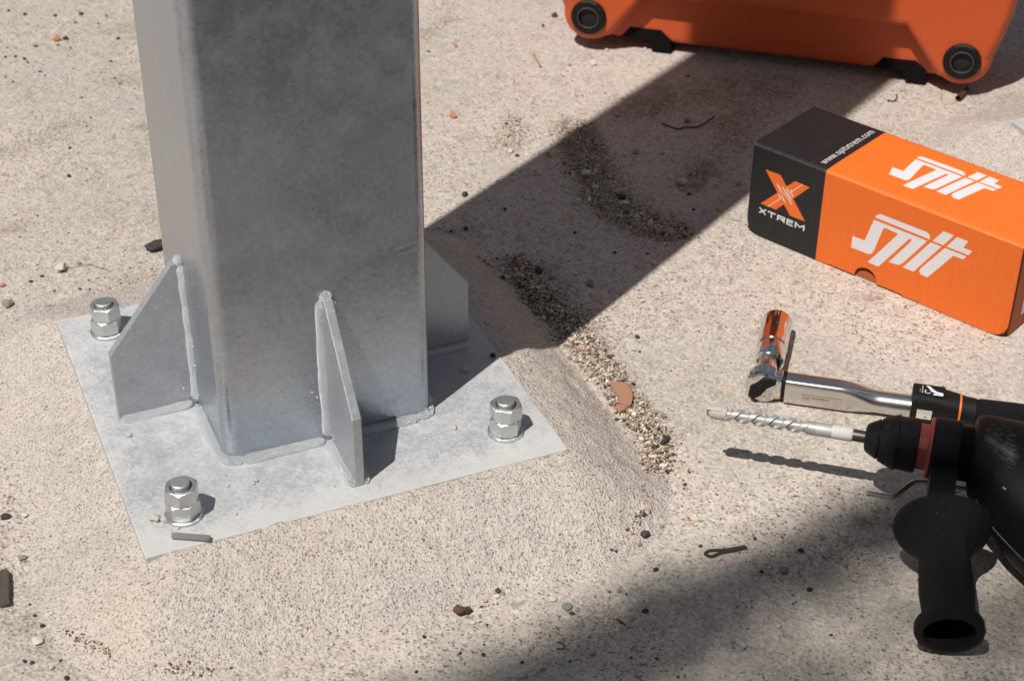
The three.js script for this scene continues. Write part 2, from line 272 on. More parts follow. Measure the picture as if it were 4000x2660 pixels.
const grain = (() => { const N = 512, h = new Float32Array(N * N), a = field(N, 256, 401), b = field(N, 128, 402), c = field(N, 24, 403); for (let i = 0; i < h.length; i++) h[i] = 0.5 + 0.2 * a[i] + 0.2 * b[i] + 0.1 * c[i]; return grey(h, N); })();
const grainAt = s => { const t = grain.clone(); t.repeat.set(s, s); t.needsUpdate = true; return t; };
M.weld = std({ color: P3(0.68, 0.70, 0.725), metalness: 0.65, roughness: 0.28, bumpMap: grainAt(6), bumpScale: 0.0006 });
M.nut = std({ color: P3(0.62, 0.635, 0.63), metalness: 0.9, roughness: 0.31, bumpMap: grainAt(30), bumpScale: 0.0002 });
M.rod = std({ color: P3(0.55, 0.56, 0.57), metalness: 0.9, roughness: 0.36, bumpMap: grainAt(30), bumpScale: 0.0003 });
M.chrome = std({ color: P3(0.72, 0.70, 0.67), metalness: 1, roughness: 0.07 });
M.satin = std({ color: P3(0.66, 0.645, 0.62), metalness: 1, roughness: 0.24 });
M.rust = std({ color: P3(0.12, 0.10, 0.09), metalness: 0.5, roughness: 0.6, bumpMap: grainAt(8), bumpScale: 0.0006 });
const dusty = (() => { const N = 512, P = new Paint(N, [0.0042, 0.0043, 0.0047]), R = rngOf(431), a = field(N, 7, 432); for (let k = 0; k < 4200; k++) { const x = R() * N, y = R() * N; if (a[(y | 0) * N + (x | 0)] < 0.15 - 0.7 * R()) continue; const s = 0.5 + 1.3 * R() * R() * R(); P.blob(x, y, s * (1 + R()), s, R() * 3, [0.16, 0.15, 0.14], 0.55 * R() * R()); } return P.color(); })();
M.matte = std({ color: P3(0.004, 0.004, 0.0042), roughness: 0.75, specularIntensity: 0.25 });
M.black = std({ map: dusty, roughness: 0.46, specularIntensity: 0.6, bumpMap: grainAt(14), bumpScale: 0.00018 });
M.rubber = std({ map: dusty, roughness: 0.58, specularIntensity: 0.5, bumpMap: grainAt(18), bumpScale: 0.0004 });
M.hole = std({ color: P3(0.006, 0.006, 0.006), roughness: 0.7 });
M.red = std({ color: P3(0.36, 0.075, 0.05), roughness: 0.5 });
M.caseOrange = std({ color: P3(0.52, 0.083, 0.018), roughness: 0.5, bumpMap: grainAt(9), bumpScale: 0.00025 });
M.orange = std({ color: P3(0.70, 0.165, 0.025), roughness: 0.5 });
M.kraft = std({ color: P3(0.42, 0.24, 0.12), roughness: 0.85 });
M.trayOrange = std({ color: P3(0.40, 0.09, 0.025), roughness: 0.7 });
M.bark = std({ color: P3(0.07, 0.05, 0.038), roughness: 0.9, bumpMap: grainAt(4), bumpScale: 0.001 });
M.straw = std({ color: P3(0.30, 0.23, 0.14), roughness: 0.9 });
M.stone = {};
for (const [k, c] of Object.entries({ k: [0.032, 0.032, 0.034], g: [0.23, 0.22, 0.205], w: [0.52, 0.48, 0.43], d: [0.075, 0.035, 0.022], t: [0.46, 0.19, 0.105], n: [0.43, 0.30, 0.18] }))
  M.stone[k] = std({ color: P3(...c), roughness: k === 'k' ? 0.75 : 0.9 });

// ---------------------------------------------------------------- the ground and the mortar beds
const ground = new THREE.PlaneGeometry(120, 120, 2, 2).rotateX(-Math.PI / 2);
{ const p = ground.attributes.position, uv = ground.attributes.uv; for (let i = 0; i < p.count; i++) uv.setXY(i, p.getX(i) / GT + 0.37, -p.getZ(i) / GT + 0.21); }
structure('ground', ground, M.concrete, 'pale worn concrete slab with pores, grit and rust spots');

function padDepth(x, z) { const hx = 0.257, hz = 0.279, r = 0.09, qx = Math.abs(x) - hx + r, qz = Math.abs(z - 0.004) - hz + r; return -(Math.hypot(Math.max(qx, 0), Math.max(qz, 0)) + Math.min(Math.max(qx, qz), 0) - r); }
function padHeight(x, z, fine = true) {
  let d = padDepth(x, z); if (fine) d += 0.008 * noise3.noise(x * 14, 0.5, z * 14) + 0.0035 * noise3.noise(x * 60, 1.5, z * 60) + 0.0015 * noise3.noise(x * 170, 4.5, z * 170);
  if (d <= 0) return Math.max(-0.004, d * 0.6);
  const right = Math.max(0, Math.cos(Math.atan2(z, x))) ** 2, e = 1.25 + 0.42 * right, t0 = Math.min(d / mix(0.101, 0.081, right), 1), t1 = Math.min(1, 1.14 * t0 * t0 / (t0 + 0.14));
  let y = 0.0378 * (1 - Math.pow(1 - t1, e));
  if (fine) { const k = smooth(0, 0.02, d); y += k * (0.0014 * noise3.noise(x * 22, 3.3, z * 22) + 0.0008 * noise3.noise(x * 120, 2.2, z * 120) + 0.0004 * noise3.noise(x * 420, 5.2, z * 420)); }
  const q = Math.max(Math.abs(x), Math.abs(z)); if (q < 0.186 && fine) y += smooth(0.186, 0.178, q) * (0.0010 + 0.0007 * noise3.noise(x * 90, 6.1, z * 90)); // mortar drawn up against the plate
  if (q < 0.1745) y = 0.031;
  return y;
}
function padGeometry() {
  const x0 = -0.274, x1 = 0.274, z0 = -0.292, z1 = 0.3, s = 0.0026, nx = Math.round((x1 - x0) / s), nz = Math.round((z1 - z0) / s), pos = [], uv = [], idx = [], H = [];
  for (let j = 0; j <= nz; j++) for (let i = 0; i <= nx; i++) { const x = x0 + i * s, z = z0 + j * s, y = padHeight(x, z); H.push(y); pos.push(x, y, z); uv.push(x / MT + 0.5, 0.5 - z / MT); }
  for (let j = 0; j < nz; j++) for (let i = 0; i < nx; i++) { const a = j * (nx + 1) + i, b = a + 1, c = a + nx + 1, d = c + 1; if (Math.max(H[a], H[b], H[c], H[d]) < -0.003) continue; if (Math.abs(x0 + i * s) < 0.165 && Math.abs(z0 + j * s) < 0.165) continue; idx.push(a, c, b, b, c, d); }
  const g = new THREE.BufferGeometry(); g.setAttribute('position', new THREE.Float32BufferAttribute(pos, 3)); g.setAttribute('uv', new THREE.Float32BufferAttribute(uv, 2)); g.setIndex(idx); g.computeVertexNormals(); return g;
}
const ROW = 1.059; // spacing of the posts
const padG = padGeometry();
structure('mortar_bed', padG, M.mortar, 'raised rounded bed of sandy mortar under the steel base plate');
const pad2 = structure('mortar_bed', padG, M.mortar, 'corner of another raised mortar bed behind the printed cardboard box'); pad2.position.x = ROW;

// ---------------------------------------------------------------- the galvanised post
const PT = 0.04; // top of the base plate
function tubeWall(half, r, y0, y1) { // rounded square, uv = perimeter and height
  const per = []; let s = 0; const q = half - r;
  const corner = (cx, cz, a0) => { for (let k = 0; k <= 10; k++) { const t = a0 + k / 10 * Math.PI / 2; per.push([cx + r * Math.cos(t), cz + r * Math.sin(t), Math.cos(t), Math.sin(t)]); } };
  corner(-q, -q, Math.PI); corner(q, -q, Math.PI * 1.5); corner(q, q, 0); corner(-q, q, Math.PI / 2); // runs clockwise seen from above with z toward the viewer
  per.reverse(); per.push(per[0]);
  const pos = [], nor = [], uv = [], idx = [], n = per.length;
  for (let i = 0; i < n; i++) { if (i) s += Math.hypot(per[i][0] - per[i - 1][0], per[i][1] - per[i - 1][1]); for (const y of [y0, y1]) { pos.push(per[i][0], y, per[i][1]); nor.push(per[i][2], 0, per[i][3]); uv.push(s / POSTW, y / POSTW); } }
  for (let i = 0; i < n - 1; i++) { const a = i * 2; idx.push(a, a + 2, a + 1, a + 2, a + 3, a + 1); }
  const g = new THREE.BufferGeometry(); g.setAttribute('position', new THREE.Float32BufferAttribute(pos, 3)); g.setAttribute('normal', new THREE.Float32BufferAttribute(nor, 3)); g.setAttribute('uv', new THREE.Float32BufferAttribute(uv, 2)); g.setIndex(idx); return g;
}
const post = thing('steel_post', 'square galvanised steel post with welded base plate and stiffener fins', 'post', [0, PT, 0]);
{
  part('post_tube', tubeWall(0.09, 0.012, 0, 3.0), M.post, post);
  part('post_cap', new RoundedBoxGeometry(0.178, 0.006, 0.178, 2, 0.003).translate(0, 3.0, 0), M.gusset, post);
  const pl = new RoundedBoxGeometry(PL, 0.01, PL, 3, 0.0016); { const p = pl.attributes.position, uv = pl.attributes.uv; for (let i = 0; i < p.count; i++) uv.setXY(i, p.getX(i) / PL + 0.5, 0.5 - p.getZ(i) / PL); }
  part('base_plate', pl.translate(0, -0.005, 0), M.plate, post);
  const prof = [[0.0885, 0.0005], [0.1575, 0.0005], [0.1575, 0.066], [0.0985, 0.141], [0.0885, 0.141]];
  const gus = metricUV(prism(prof, 0.008, { bevel: 0.0009 }).translate(0, 0, -0.004), 0.72);
  [[-Math.PI / 2, 0.002], [Math.PI, -0.006], [0, 0], [Math.PI / 2, 0]].forEach(([turn, off], k) => {
    const g = part('gusset', gus, M.gusset, post); g.rotation.y = turn; g.position.set(k === 0 || k === 3 ? off : 0, 0, k === 1 || k === 2 ? off : 0);
    for (const s of [-1, 1]) {
      part('weld_bead', bead([[0.094, 0.002, s * 0.0052], [0.125, 0.0012, s * 0.0058], [0.158, 0.001, s * 0.0056]], 0.0044, 5 + k * 3 + s), M.weld, g);
      part('weld_bead', bead([[0.0892, 0.002, s * 0.0044], [0.0893, 0.07, s * 0.0048], [0.0895, 0.125, s * 0.0046], [0.0915, 0.1395, s * 0.002]], 0.0052, 9 + k * 5 + s, 0.0034, 0.03), M.weld, g);
    }
    part('weld_bead', bead([[0.0915, 0.136, -0.0035], [0.0918, 0.1425, 0], [0.0915, 0.136, 0.0035]], 0.0042, 40 + k), M.weld, g);
    const R = rngOf(60 + k), sp = []; // weld spatter
    for (let q = 0; q < 16; q++) { const s = R() < 0.5 ? -1 : 1; sp.push(new THREE.SphereGeometry(0.0006 + 0.0009 * R() * R(), 8, 6).translate(0.0905 + 0.0002, 0.012 + R() * 0.06, s * (0.0105 + 0.006 * R()))); sp.push(new THREE.SphereGeometry(0.0005 + 0.0007 * R(), 8, 6).translate(0.094 + 0.05 * R() * R(), 0.009 + 0.012 * R() * R(), s * 0.0042)); }
    const spat = part('weld_spatter', mergeGeometries(sp), M.weld, g); spat.userData.kind = 'stuff';
  });
  const e = 0.0915, y = 0.0012;
  for (const t of [0, 1, 2, 3]) { // the fillet that ties the tube to the plate, one run each side of a fin
    const w = [part('weld_bead', bead([[-0.078, y, e], [-0.05, y, e + 0.0006], [-0.006, y, e]], 0.0050, 70 + t), M.weld, post), part('weld_bead', bead([[0.006, y, e], [0.04, y, e + 0.0006], [0.078, y, e]], 0.0050, 80 + t), M.weld, post), part('weld_bead', bead([[-e, y, 0.074], [-e + 0.0035, y, 0.0875], [-0.074, y, e]], 0.0050, 90 + t), M.weld, post)];
    for (const m of w) m.rotation.y = t * Math.PI / 2;
  }
}
copy(post, 'corner of another galvanised base plate on the mortar bed behind the cardboard box', [ROW, PT, 0]);

// ---------------------------------------------------------------- anchor bolts
function hexNut(AF, H, hole, turn) {
  const n = 96, rc = AF / 2 * 0.965, tan = Math.tan(Math.PI / 6), pos = [], idx = [], row = k => k * (n + 1);
  const prof = []; for (let i = 0; i <= n; i++) { const t = i / n * Math.PI * 2, m = ((t % (Math.PI / 3)) + Math.PI / 3) % (Math.PI / 3) - Math.PI / 6, rho = AF / 2 / Math.cos(m); prof.push([t + turn, rho, (rho - rc) * tan]); }
  const rows = [p => [hole, 0.0004], p => [rc, 0], p => [p[1], p[2]], p => [p[1], H - p[2]], p => [rc, H], p => [hole * 1.09, H], p => [hole, H - 0.001], p => [hole, H - 0.004]];
  for (const f of rows) for (const p of prof) { const [r, y] = f(p); pos.push(r * Math.cos(p[0]), y, r * Math.sin(p[0])); }
  for (let k = 0; k < rows.length - 1; k++) for (let i = 0; i < n; i++) { const a = row(k) + i, b = a + 1, c = row(k + 1) + i, d = c + 1; idx.push(a, c, b, b, c, d); }
  let g = new THREE.BufferGeometry(); g.setAttribute('position', new THREE.Float32BufferAttribute(pos, 3)); g.setIndex(idx); return toCreasedNormals(metricUV(g, 1), 0.22);
}
const washerG = metricUV(turned([[0, 0.0085], [0, 0.0148], [0.0004, 0.0152], [0.0024, 0.0152], [0.003, 0.0145], [0.003, 0.0085]], 64).rotateZ(Math.PI / 2));
{ const p = washerG.attributes.position; washerG.computeBoundingBox(); if (washerG.boundingBox.min.y < -1e-4) washerG.rotateX(Math.PI); }
function rodGeometry(top) { return metricUV(toCreasedNormals(new THREE.LatheGeometry([[0.0074, 0.004], [0.0074, top - 0.0009], [0.0068, top - 0.0002], [0.0062, top], [0.0001, top + 0.0002]].map(p => new THREE.Vector2(...p)), 48), 0.4)); }
const bolts = [ // place, turns of the two nuts, height of the rod
  [[0.1374, PT, 0.1367], 0.12, 0.62, 0.0335, 'zinc anchor bolt with two stacked hex nuts, near the gravel side of the base plate'],
  [[-0.1377, PT, 0.1393], 0.35, -0.15, 0.0340, 'zinc anchor bolt with two stacked hex nuts and mortar crumbs, beside the loose metal pin'],
  [[-0.138, PT, -0.1403], -0.08, 0.5, 0.0330, 'zinc anchor bolt with two stacked hex nuts, half hidden behind the sloping stiffener fin'],
];
for (const [p, t1, t2, top, label] of bolts) {
  const b = thing('anchor_bolt', label, 'bolt', p, 0, 'anchor bolts through the base plate');
  part('washer', washerG, M.nut, b);
  part('hex_nut', hexNut(0.024, 0.0132, 0.0082, t1).translate(0, 0.003, 0), M.nut, b);
  const n2 = part('hex_nut', hexNut(0.024, 0.0132, 0.0084, t2), M.nut, b); n2.position.set(0.0006, 0.0164, -0.0004); n2.rotation.z = 0.015;
  part('threaded_rod', rodGeometry(top), M.rod, b);
}

// ---------------------------------------------------------------- the printed cardboard box
{
  const L = 0.301, D = 0.111, H = 0.1035, BW = 0.0865, CT = 0.0022; // length, depth, height, black band, board thickness
  const box = thing('cardboard_box', 'orange and black printed cardboard box with white logos and a thumb notch, on the concrete', 'box', [0.5235, 0, -0.1355], THREE.MathUtils.degToRad(-64.8));
  const K = 3400, OR = '#e56a1c', BK = '#151415', WH = '#dcd9dc';
  const logo = [
    [[146.6, 73.5], [147.8, 76.4], [151.8, 79.4], [202.6, 79.7], [206.6, 77.9], [207.7, 73.1]],
    [[145.9, 70.7], [205.2, 70.4], [183, 35.8], [178.7, 32.1], [168.1, 31.1], [188.6, 63.5], [188.5, 65.7], [186.2, 65], [157.8, 21.4], [145.4, 21.4], [173.6, 65.2], [172.5, 65.9], [158.7, 66.4], [157.2, 64.9], [151, 38.9], [149.1, 33], [145.4, 30.7], [125.1, 30.3], [125.1, 43.6], [138.8, 44]],
    [[208.9, 70.5], [220.5, 70.5], [196, 31.7], [183.9, 31.7]], [[219.8, 87.3], [231.2, 87.3], [222.3, 72.7], [210.4, 72.7]],
    [[234.5, 87], [246.5, 86.8], [242.5, 78.4], [252.1, 78.2], [248.9, 72.6], [225.5, 72.6]],
    [[224.2, 70.5], [247.2, 70.5], [244.4, 66], [234, 65.7], [211.4, 31.7], [203.8, 31.9], [201.7, 34.8], [202.8, 38.5]]];
  const poly = (c, pts) => { c.beginPath(); pts.forEach(([x, y], i) => i ? c.lineTo(x, y) : c.moveTo(x, y)); c.closePath(); c.fill(); };
  const speck = (c, w, h, seed, y0, y1, ang) => { // fluting of the board and scuffed ink
    const R = rngOf(seed);
    for (let k = 0; k < 1400; k++) { c.fillStyle = R() < 0.5 ? 'rgba(255,230,200,0.022)' : 'rgba(60,15,0,0.022)'; const s = 1 + 3 * R(); c.fillRect(R() * w, R() * h, ang ? s : 30 + 60 * R(), ang ? 30 + 60 * R() : s); }
    for (let k = 0; k < 60; k++) { c.fillStyle = 'rgba(240,225,210,0.35)'; c.fillRect(R() * w, R() * h, 1 + 1.5 * R(), 1 + 1.5 * R()); }
  };
  const frontMap = canvasMap(1024, 356, (c, w, h) => {
    const mm = w / (L * 1000); c.fillStyle = OR; c.fillRect(0, 0, w, h); c.fillStyle = BK; c.fillRect(0, 0, BW * 1000 * mm, h); speck(c, w, h, 5, 0, 0, true);
    { const R = rngOf(9); for (let x = 0; x < w; x += 2) { c.fillStyle = x < BW * 1000 * mm ? `rgba(120,110,105,${0.35 * R()})` : `rgba(255,190,130,${0.5 * R()})`; c.fillRect(x, 0, 2, 2 + 3 * R()); } } // ink worn off along the fold
    c.save(); c.scale(mm, -mm); c.translate(0, -H * 1000);
    c.fillStyle = WH; for (const p of logo) poly(c, p);
    c.fillStyle = '#e56a22'; poly(c, [[17, 78.9], [35.5, 79], [43.6, 69], [53.1, 78.8], [70.6, 78.1], [53, 58.4], [69.6, 38], [51.2, 37.9], [42.9, 47.8], [34.1, 38.1], [14.9, 38], [33.9, 58]]);
    c.strokeStyle = WH; c.lineWidth = 0.75; c.beginPath(); [[24.2, 38], [37.9, 52.4], [35.5, 56.4], [43.7, 51], [32.9, 67.1], [52.6, 50.7], [38.8, 66.9], [50.8, 56.5], [44, 67], [52.5, 60.8], [49.2, 66.9], [51, 66.3], [61.9, 78.4]].forEach(([x, y], i) => i ? c.lineTo(x, y) : c.moveTo(x, y)); c.stroke();
    c.lineWidth = 1.7; const st = a => { c.beginPath(); a.forEach(([x, y], i) => i ? c.lineTo(x, y) : c.moveTo(x, y)); c.stroke(); }, b = 27.2, t = 33.4, m = 30.3;
    st([[14.5, b], [22.5, t]]); st([[14.5, t], [22.5, b]]);                                   // X T R E M
    st([[24.5, t - 0.8], [34.5, t - 0.8]]); st([[29.5, t], [29.5, b - 0.4]]);
    st([[37.3, b - 0.4], [37.3, t - 0.8], [45.3, t - 0.8], [45.3, m - 0.4], [38, m - 0.4]]); st([[41.2, m - 0.3], [46, b]]);
    st([[56, t - 0.8], [48.8, t - 0.8], [48.8, b], [56, b]]); st([[48.8, m], [55.4, m]]);
    st([[59, b - 0.4], [59, t - 0.8], [64, b + 2.2], [69, t - 0.8], [69, b - 0.4]]);
    c.restore();
  });
  const topMap = canvasMap(1024, 378, (c, w, h) => {
    const mm = w / (L * 1000); c.fillStyle = '#e86f20'; c.fillRect(0, 0, w, h); c.fillStyle = '#181718'; c.fillRect(0, 0, BW * 1000 * mm, h); speck(c, w, h, 6, 0, 0, true);
    c.save(); c.scale(mm, mm); // x along the box, y from the back edge to the front edge
    // the same mark, upright and a little smaller
    c.fillStyle = WH; for (const p of logo) poly(c, p.map(([u, v]) => { const y = D * 1000 - 33.9 - (v - 30.3) * 1.11; return [137 + (u - 125.1) * 0.885 - (v - 30.3) * 0.385, y]; }));
    c.translate(79, D * 1000 - 10); c.rotate(-Math.PI / 2); c.fillStyle = '#e6e4e4'; c.font = '10px sans-serif'; const tw = c.measureText('www.spitxtrem.com').width; c.scale(93 / tw, 1.0); c.fillText('www.spitxtrem.com', 0, 0);
    c.restore();
  });
  const board = o => std({ roughness: 0.48, bumpMap: grainAt(3), bumpScale: 0.0004, ...o });
  const faceMat = board({ map: frontMap }), topMat = board({ map: topMap });
  // front wall of the lid: rounded lower corners, thumb notch, two small tab steps
  const sh = new THREE.Shape(), r = 0.018; sh.moveTo(0.0005, H - CT); sh.lineTo(0.0005, r); sh.quadraticCurveTo(0.0012, 0.0012, r + 0.002, 0.0007);
  sh.lineTo(0.1025, 0.0010); sh.lineTo(0.1032, 0.0022); sh.lineTo(0.1315, 0.0022); sh.absarc(0.1453, 0.0022, 0.0128, Math.PI, 0, true); sh.lineTo(0.1870, 0.0022); sh.lineTo(0.1877, 0.0010);
  sh.lineTo(L - r - 0.002, 0.0005); sh.quadraticCurveTo(L - 0.0006, 0.0008, L - 0.0005, r); sh.lineTo(L - 0.0005, H - CT); sh.closePath();
  const wallG = new THREE.ExtrudeGeometry(sh, { depth: CT - 0.0006, bevelEnabled: true, bevelSize: 0.0003, bevelOffset: -0.0003, bevelThickness: 0.0003, bevelSegments: 1, curveSegments: 20 });
  { const p = wallG.attributes.position, uv = wallG.attributes.uv; for (let i = 0; i < p.count; i++) uv.setXY(i, p.getX(i) / L, p.getY(i) / H); }
  part('front_wall', wallG.clone().translate(0, 0, -CT + 0.0003), faceMat, box);
  // top panel with a softly folded front edge
  const topG = grid(60, 24, (u, v) => { // v: 0 at the front fold, 1 at the back fold
    const x = u * L, R = 0.0022; let y = H, z = -v * D; const fold = (s) => { const t = Math.min(1, s / 0.06) * Math.PI / 2; return [R * (1 - Math.cos(t)), R * (1 - Math.sin(t))]; };
    if (v < 0.06) { const [dz, dy] = fold(v); z = -dz; y = H - dy; } else if (v > 0.94) { const [dz, dy] = fold(1 - v); z = -D + dz; y = H - dy; } else z = -mix(R, D - R, (v - 0.06) / 0.88);
    y += 0.0007 * Math.sin(u * 3.1) * Math.sin(v * 3.14) + 0.0003 * noise3.noise(u * 9, v * 5, 1); return [x, y, z];
  });
  { const p = topG.attributes.position, uv = topG.attributes.uv; for (let i = 0; i < p.count; i++) uv.setXY(i, p.getX(i) / L, -p.getZ(i) / D); }
  part('top_panel', topG, topMat, box);
  const half = (name, w, x, y, z, h, d, mat) => part(name, new THREE.BoxGeometry(w, h, d).translate(x, y, z), mat, box);
  const ink = board({ color: new THREE.Color('#151415') }), orange = board({ color: new THREE.Color(OR) });
  half('back_wall', BW, BW / 2, H / 2 - 0.001, -D + CT / 2, H - 0.004, CT, ink); half('back_wall', L - BW, BW + (L - BW) / 2, H / 2 - 0.001, -D + CT / 2, H - 0.004, CT, orange);
  half('end_wall', CT, 0.0020, H / 2, -D / 2, H - 0.006, D - 2 * CT - 0.0004, ink);
  // the inner tray seen through the notch and at the open end
  half('tray', L - 0.016, L / 2, 0.046, -0.0062, 0.090, 0.0016, M.trayOrange); half('tray', L - 0.016, L / 2, 0.0012, -D / 2, 0.0018, D - 0.008, M.trayOrange);
  half('tray', 0.0018, L - 0.0055, 0.047, -D / 2, 0.091, D - 0.010, M.trayOrange);
  half('tray', L - 0.016, L / 2, 0.0465, -D + 0.0052, 0.088, 0.0016, M.trayOrange);
  part('thumb_tab', new THREE.CylinderGeometry(0.0118, 0.0118, 0.0016, 30, 1, false, -Math.PI / 2, Math.PI).rotateX(-Math.PI / 2).scale(1, 0.72, 1).translate(0.1453, 0.0009, -0.0040), M.trayOrange, box);
  const flap = part('end_flap', prism([[-D + 0.006, 0.002], [-0.007, 0.002], [-0.007, H - 0.006], [-D + 0.006, H - 0.006]], 0.0018).rotateY(-Math.PI / 2).translate(L - 0.0012, 0, 0), M.trayOrange, box);
  flap.geometry.translate(0, 0, 0);
  part('end_label', new THREE.BoxGeometry(0.0004, 0.06, 0.07).translate(L - 0.0008, 0.046, -0.062), std({ color: P3(0.62, 0.61, 0.63), roughness: 0.5 }), box);
}

// ---------------------------------------------------------------- the orange tool case
{
  const c0 = 0.1245; // middle of the case, along its face
  const cs = thing('tool_case', 'orange plastic tool case with black round corner plugs, standing behind the box', 'case', [0.6529, 0, -0.5532], THREE.MathUtils.degToRad(-38.63));
  const half = [], by = 0.047, br = 0.0345, bs = 0.2262; // corner boss
  half.push([0.198, 0.0215]);
  for (let k = 0; k <= 22; k++) { const t = THREE.MathUtils.degToRad(-126 + k / 22 * 133); half.push([bs + br * Math.cos(t), by + br * Math.sin(t)]); }
  half.push([0.2685, 0.075], [0.2755, 0.107], [0.2785, 0.14], [0.2785, 0.34], [0.262, 0.375], [0.2, 0.38]);
  const outline = [...half.map(([s, y]) => [c0 + s, y]), ...half.slice().reverse().map(([s, y]) => [c0 - s, y])];
  const frame = [...half.map(([s, y]) => [c0 + s, y]), ...half.slice().reverse().map(([s, y]) => [c0 - s, y]), [c0 - 0.1545, 0.0775], [c0 + 0.1535, 0.0775]];
  // shell: the recessed middle sheet and the proud bosses with sloping flanks
  part('shell', metricUV(prism(outline.map(([x, y]) => [c0 + (x - c0) * 0.985, y < 0.0235 ? 0.0195 : y + 0.002]), 0.13, { bevel: 0.008, seg: 4 }).translate(0, -0.006, -0.128), 1), M.caseOrange, cs);
  part('raised_rim', metricUV(prism(frame, 0.05, { bevel: 0.017, bevelSize: 0.0125, seg: 5 }).translate(0, 0, -0.0245), 1), M.caseOrange, cs);
  for (const s of [-1, 1]) {
    const plug = part('corner_plug', toCreasedNormals(new THREE.LatheGeometry([[0.0001, 0.0260], [0.0112, 0.0260], [0.0118, 0.0295], [0.0128, 0.0305], [0.0205, 0.0308], [0.0222, 0.0285], [0.0222, 0.018]].map(p => new THREE.Vector2(...p)), 56).rotateX(Math.PI / 2), 0.5), M.black, cs);
    plug.position.set(c0 + s * 0.2262, 0.0472, 0);
    part('plug_ring', new THREE.TorusGeometry(0.0131, 0.0009, 8, 48).translate(0, 0, 0.0306), std({ color: P3(0.04, 0.04, 0.04), roughness: 0.7 }), plug);
    part('plug_socket', new THREE.CircleGeometry(0.0112, 32).translate(0, 0, 0.0262), M.hole, plug);
  }
  for (const o of [0, 0.3127]) part('foot', prism([[-0.064, 0.0163], [-0.054, 0.0295], [-0.0148, 0.0305], [-0.0012, 0.0187], [0.0, 0.0], [-0.0236, 0.0], [-0.0284, 0.0150]].map(([x, y]) => [x + o, y]), 0.05, { bevel: 0.0012 }).translate(0, 0, -0.046), M.matte, cs);
  part('lid_seam', new RoundedBoxGeometry(0.50, 0.004, 0.01, 2, 0.0015).translate(c0, 0.2, 0.018), M.black, cs);
  const hd = part('handle', tubeAlong([[c0 - 0.08, 0.37, -0.06], [c0 - 0.075, 0.405, -0.06], [c0, 0.412, -0.06], [c0 + 0.075, 0.405, -0.06], [c0 + 0.08, 0.37, -0.06]], 0.011, 12, 60), M.black, cs);
}

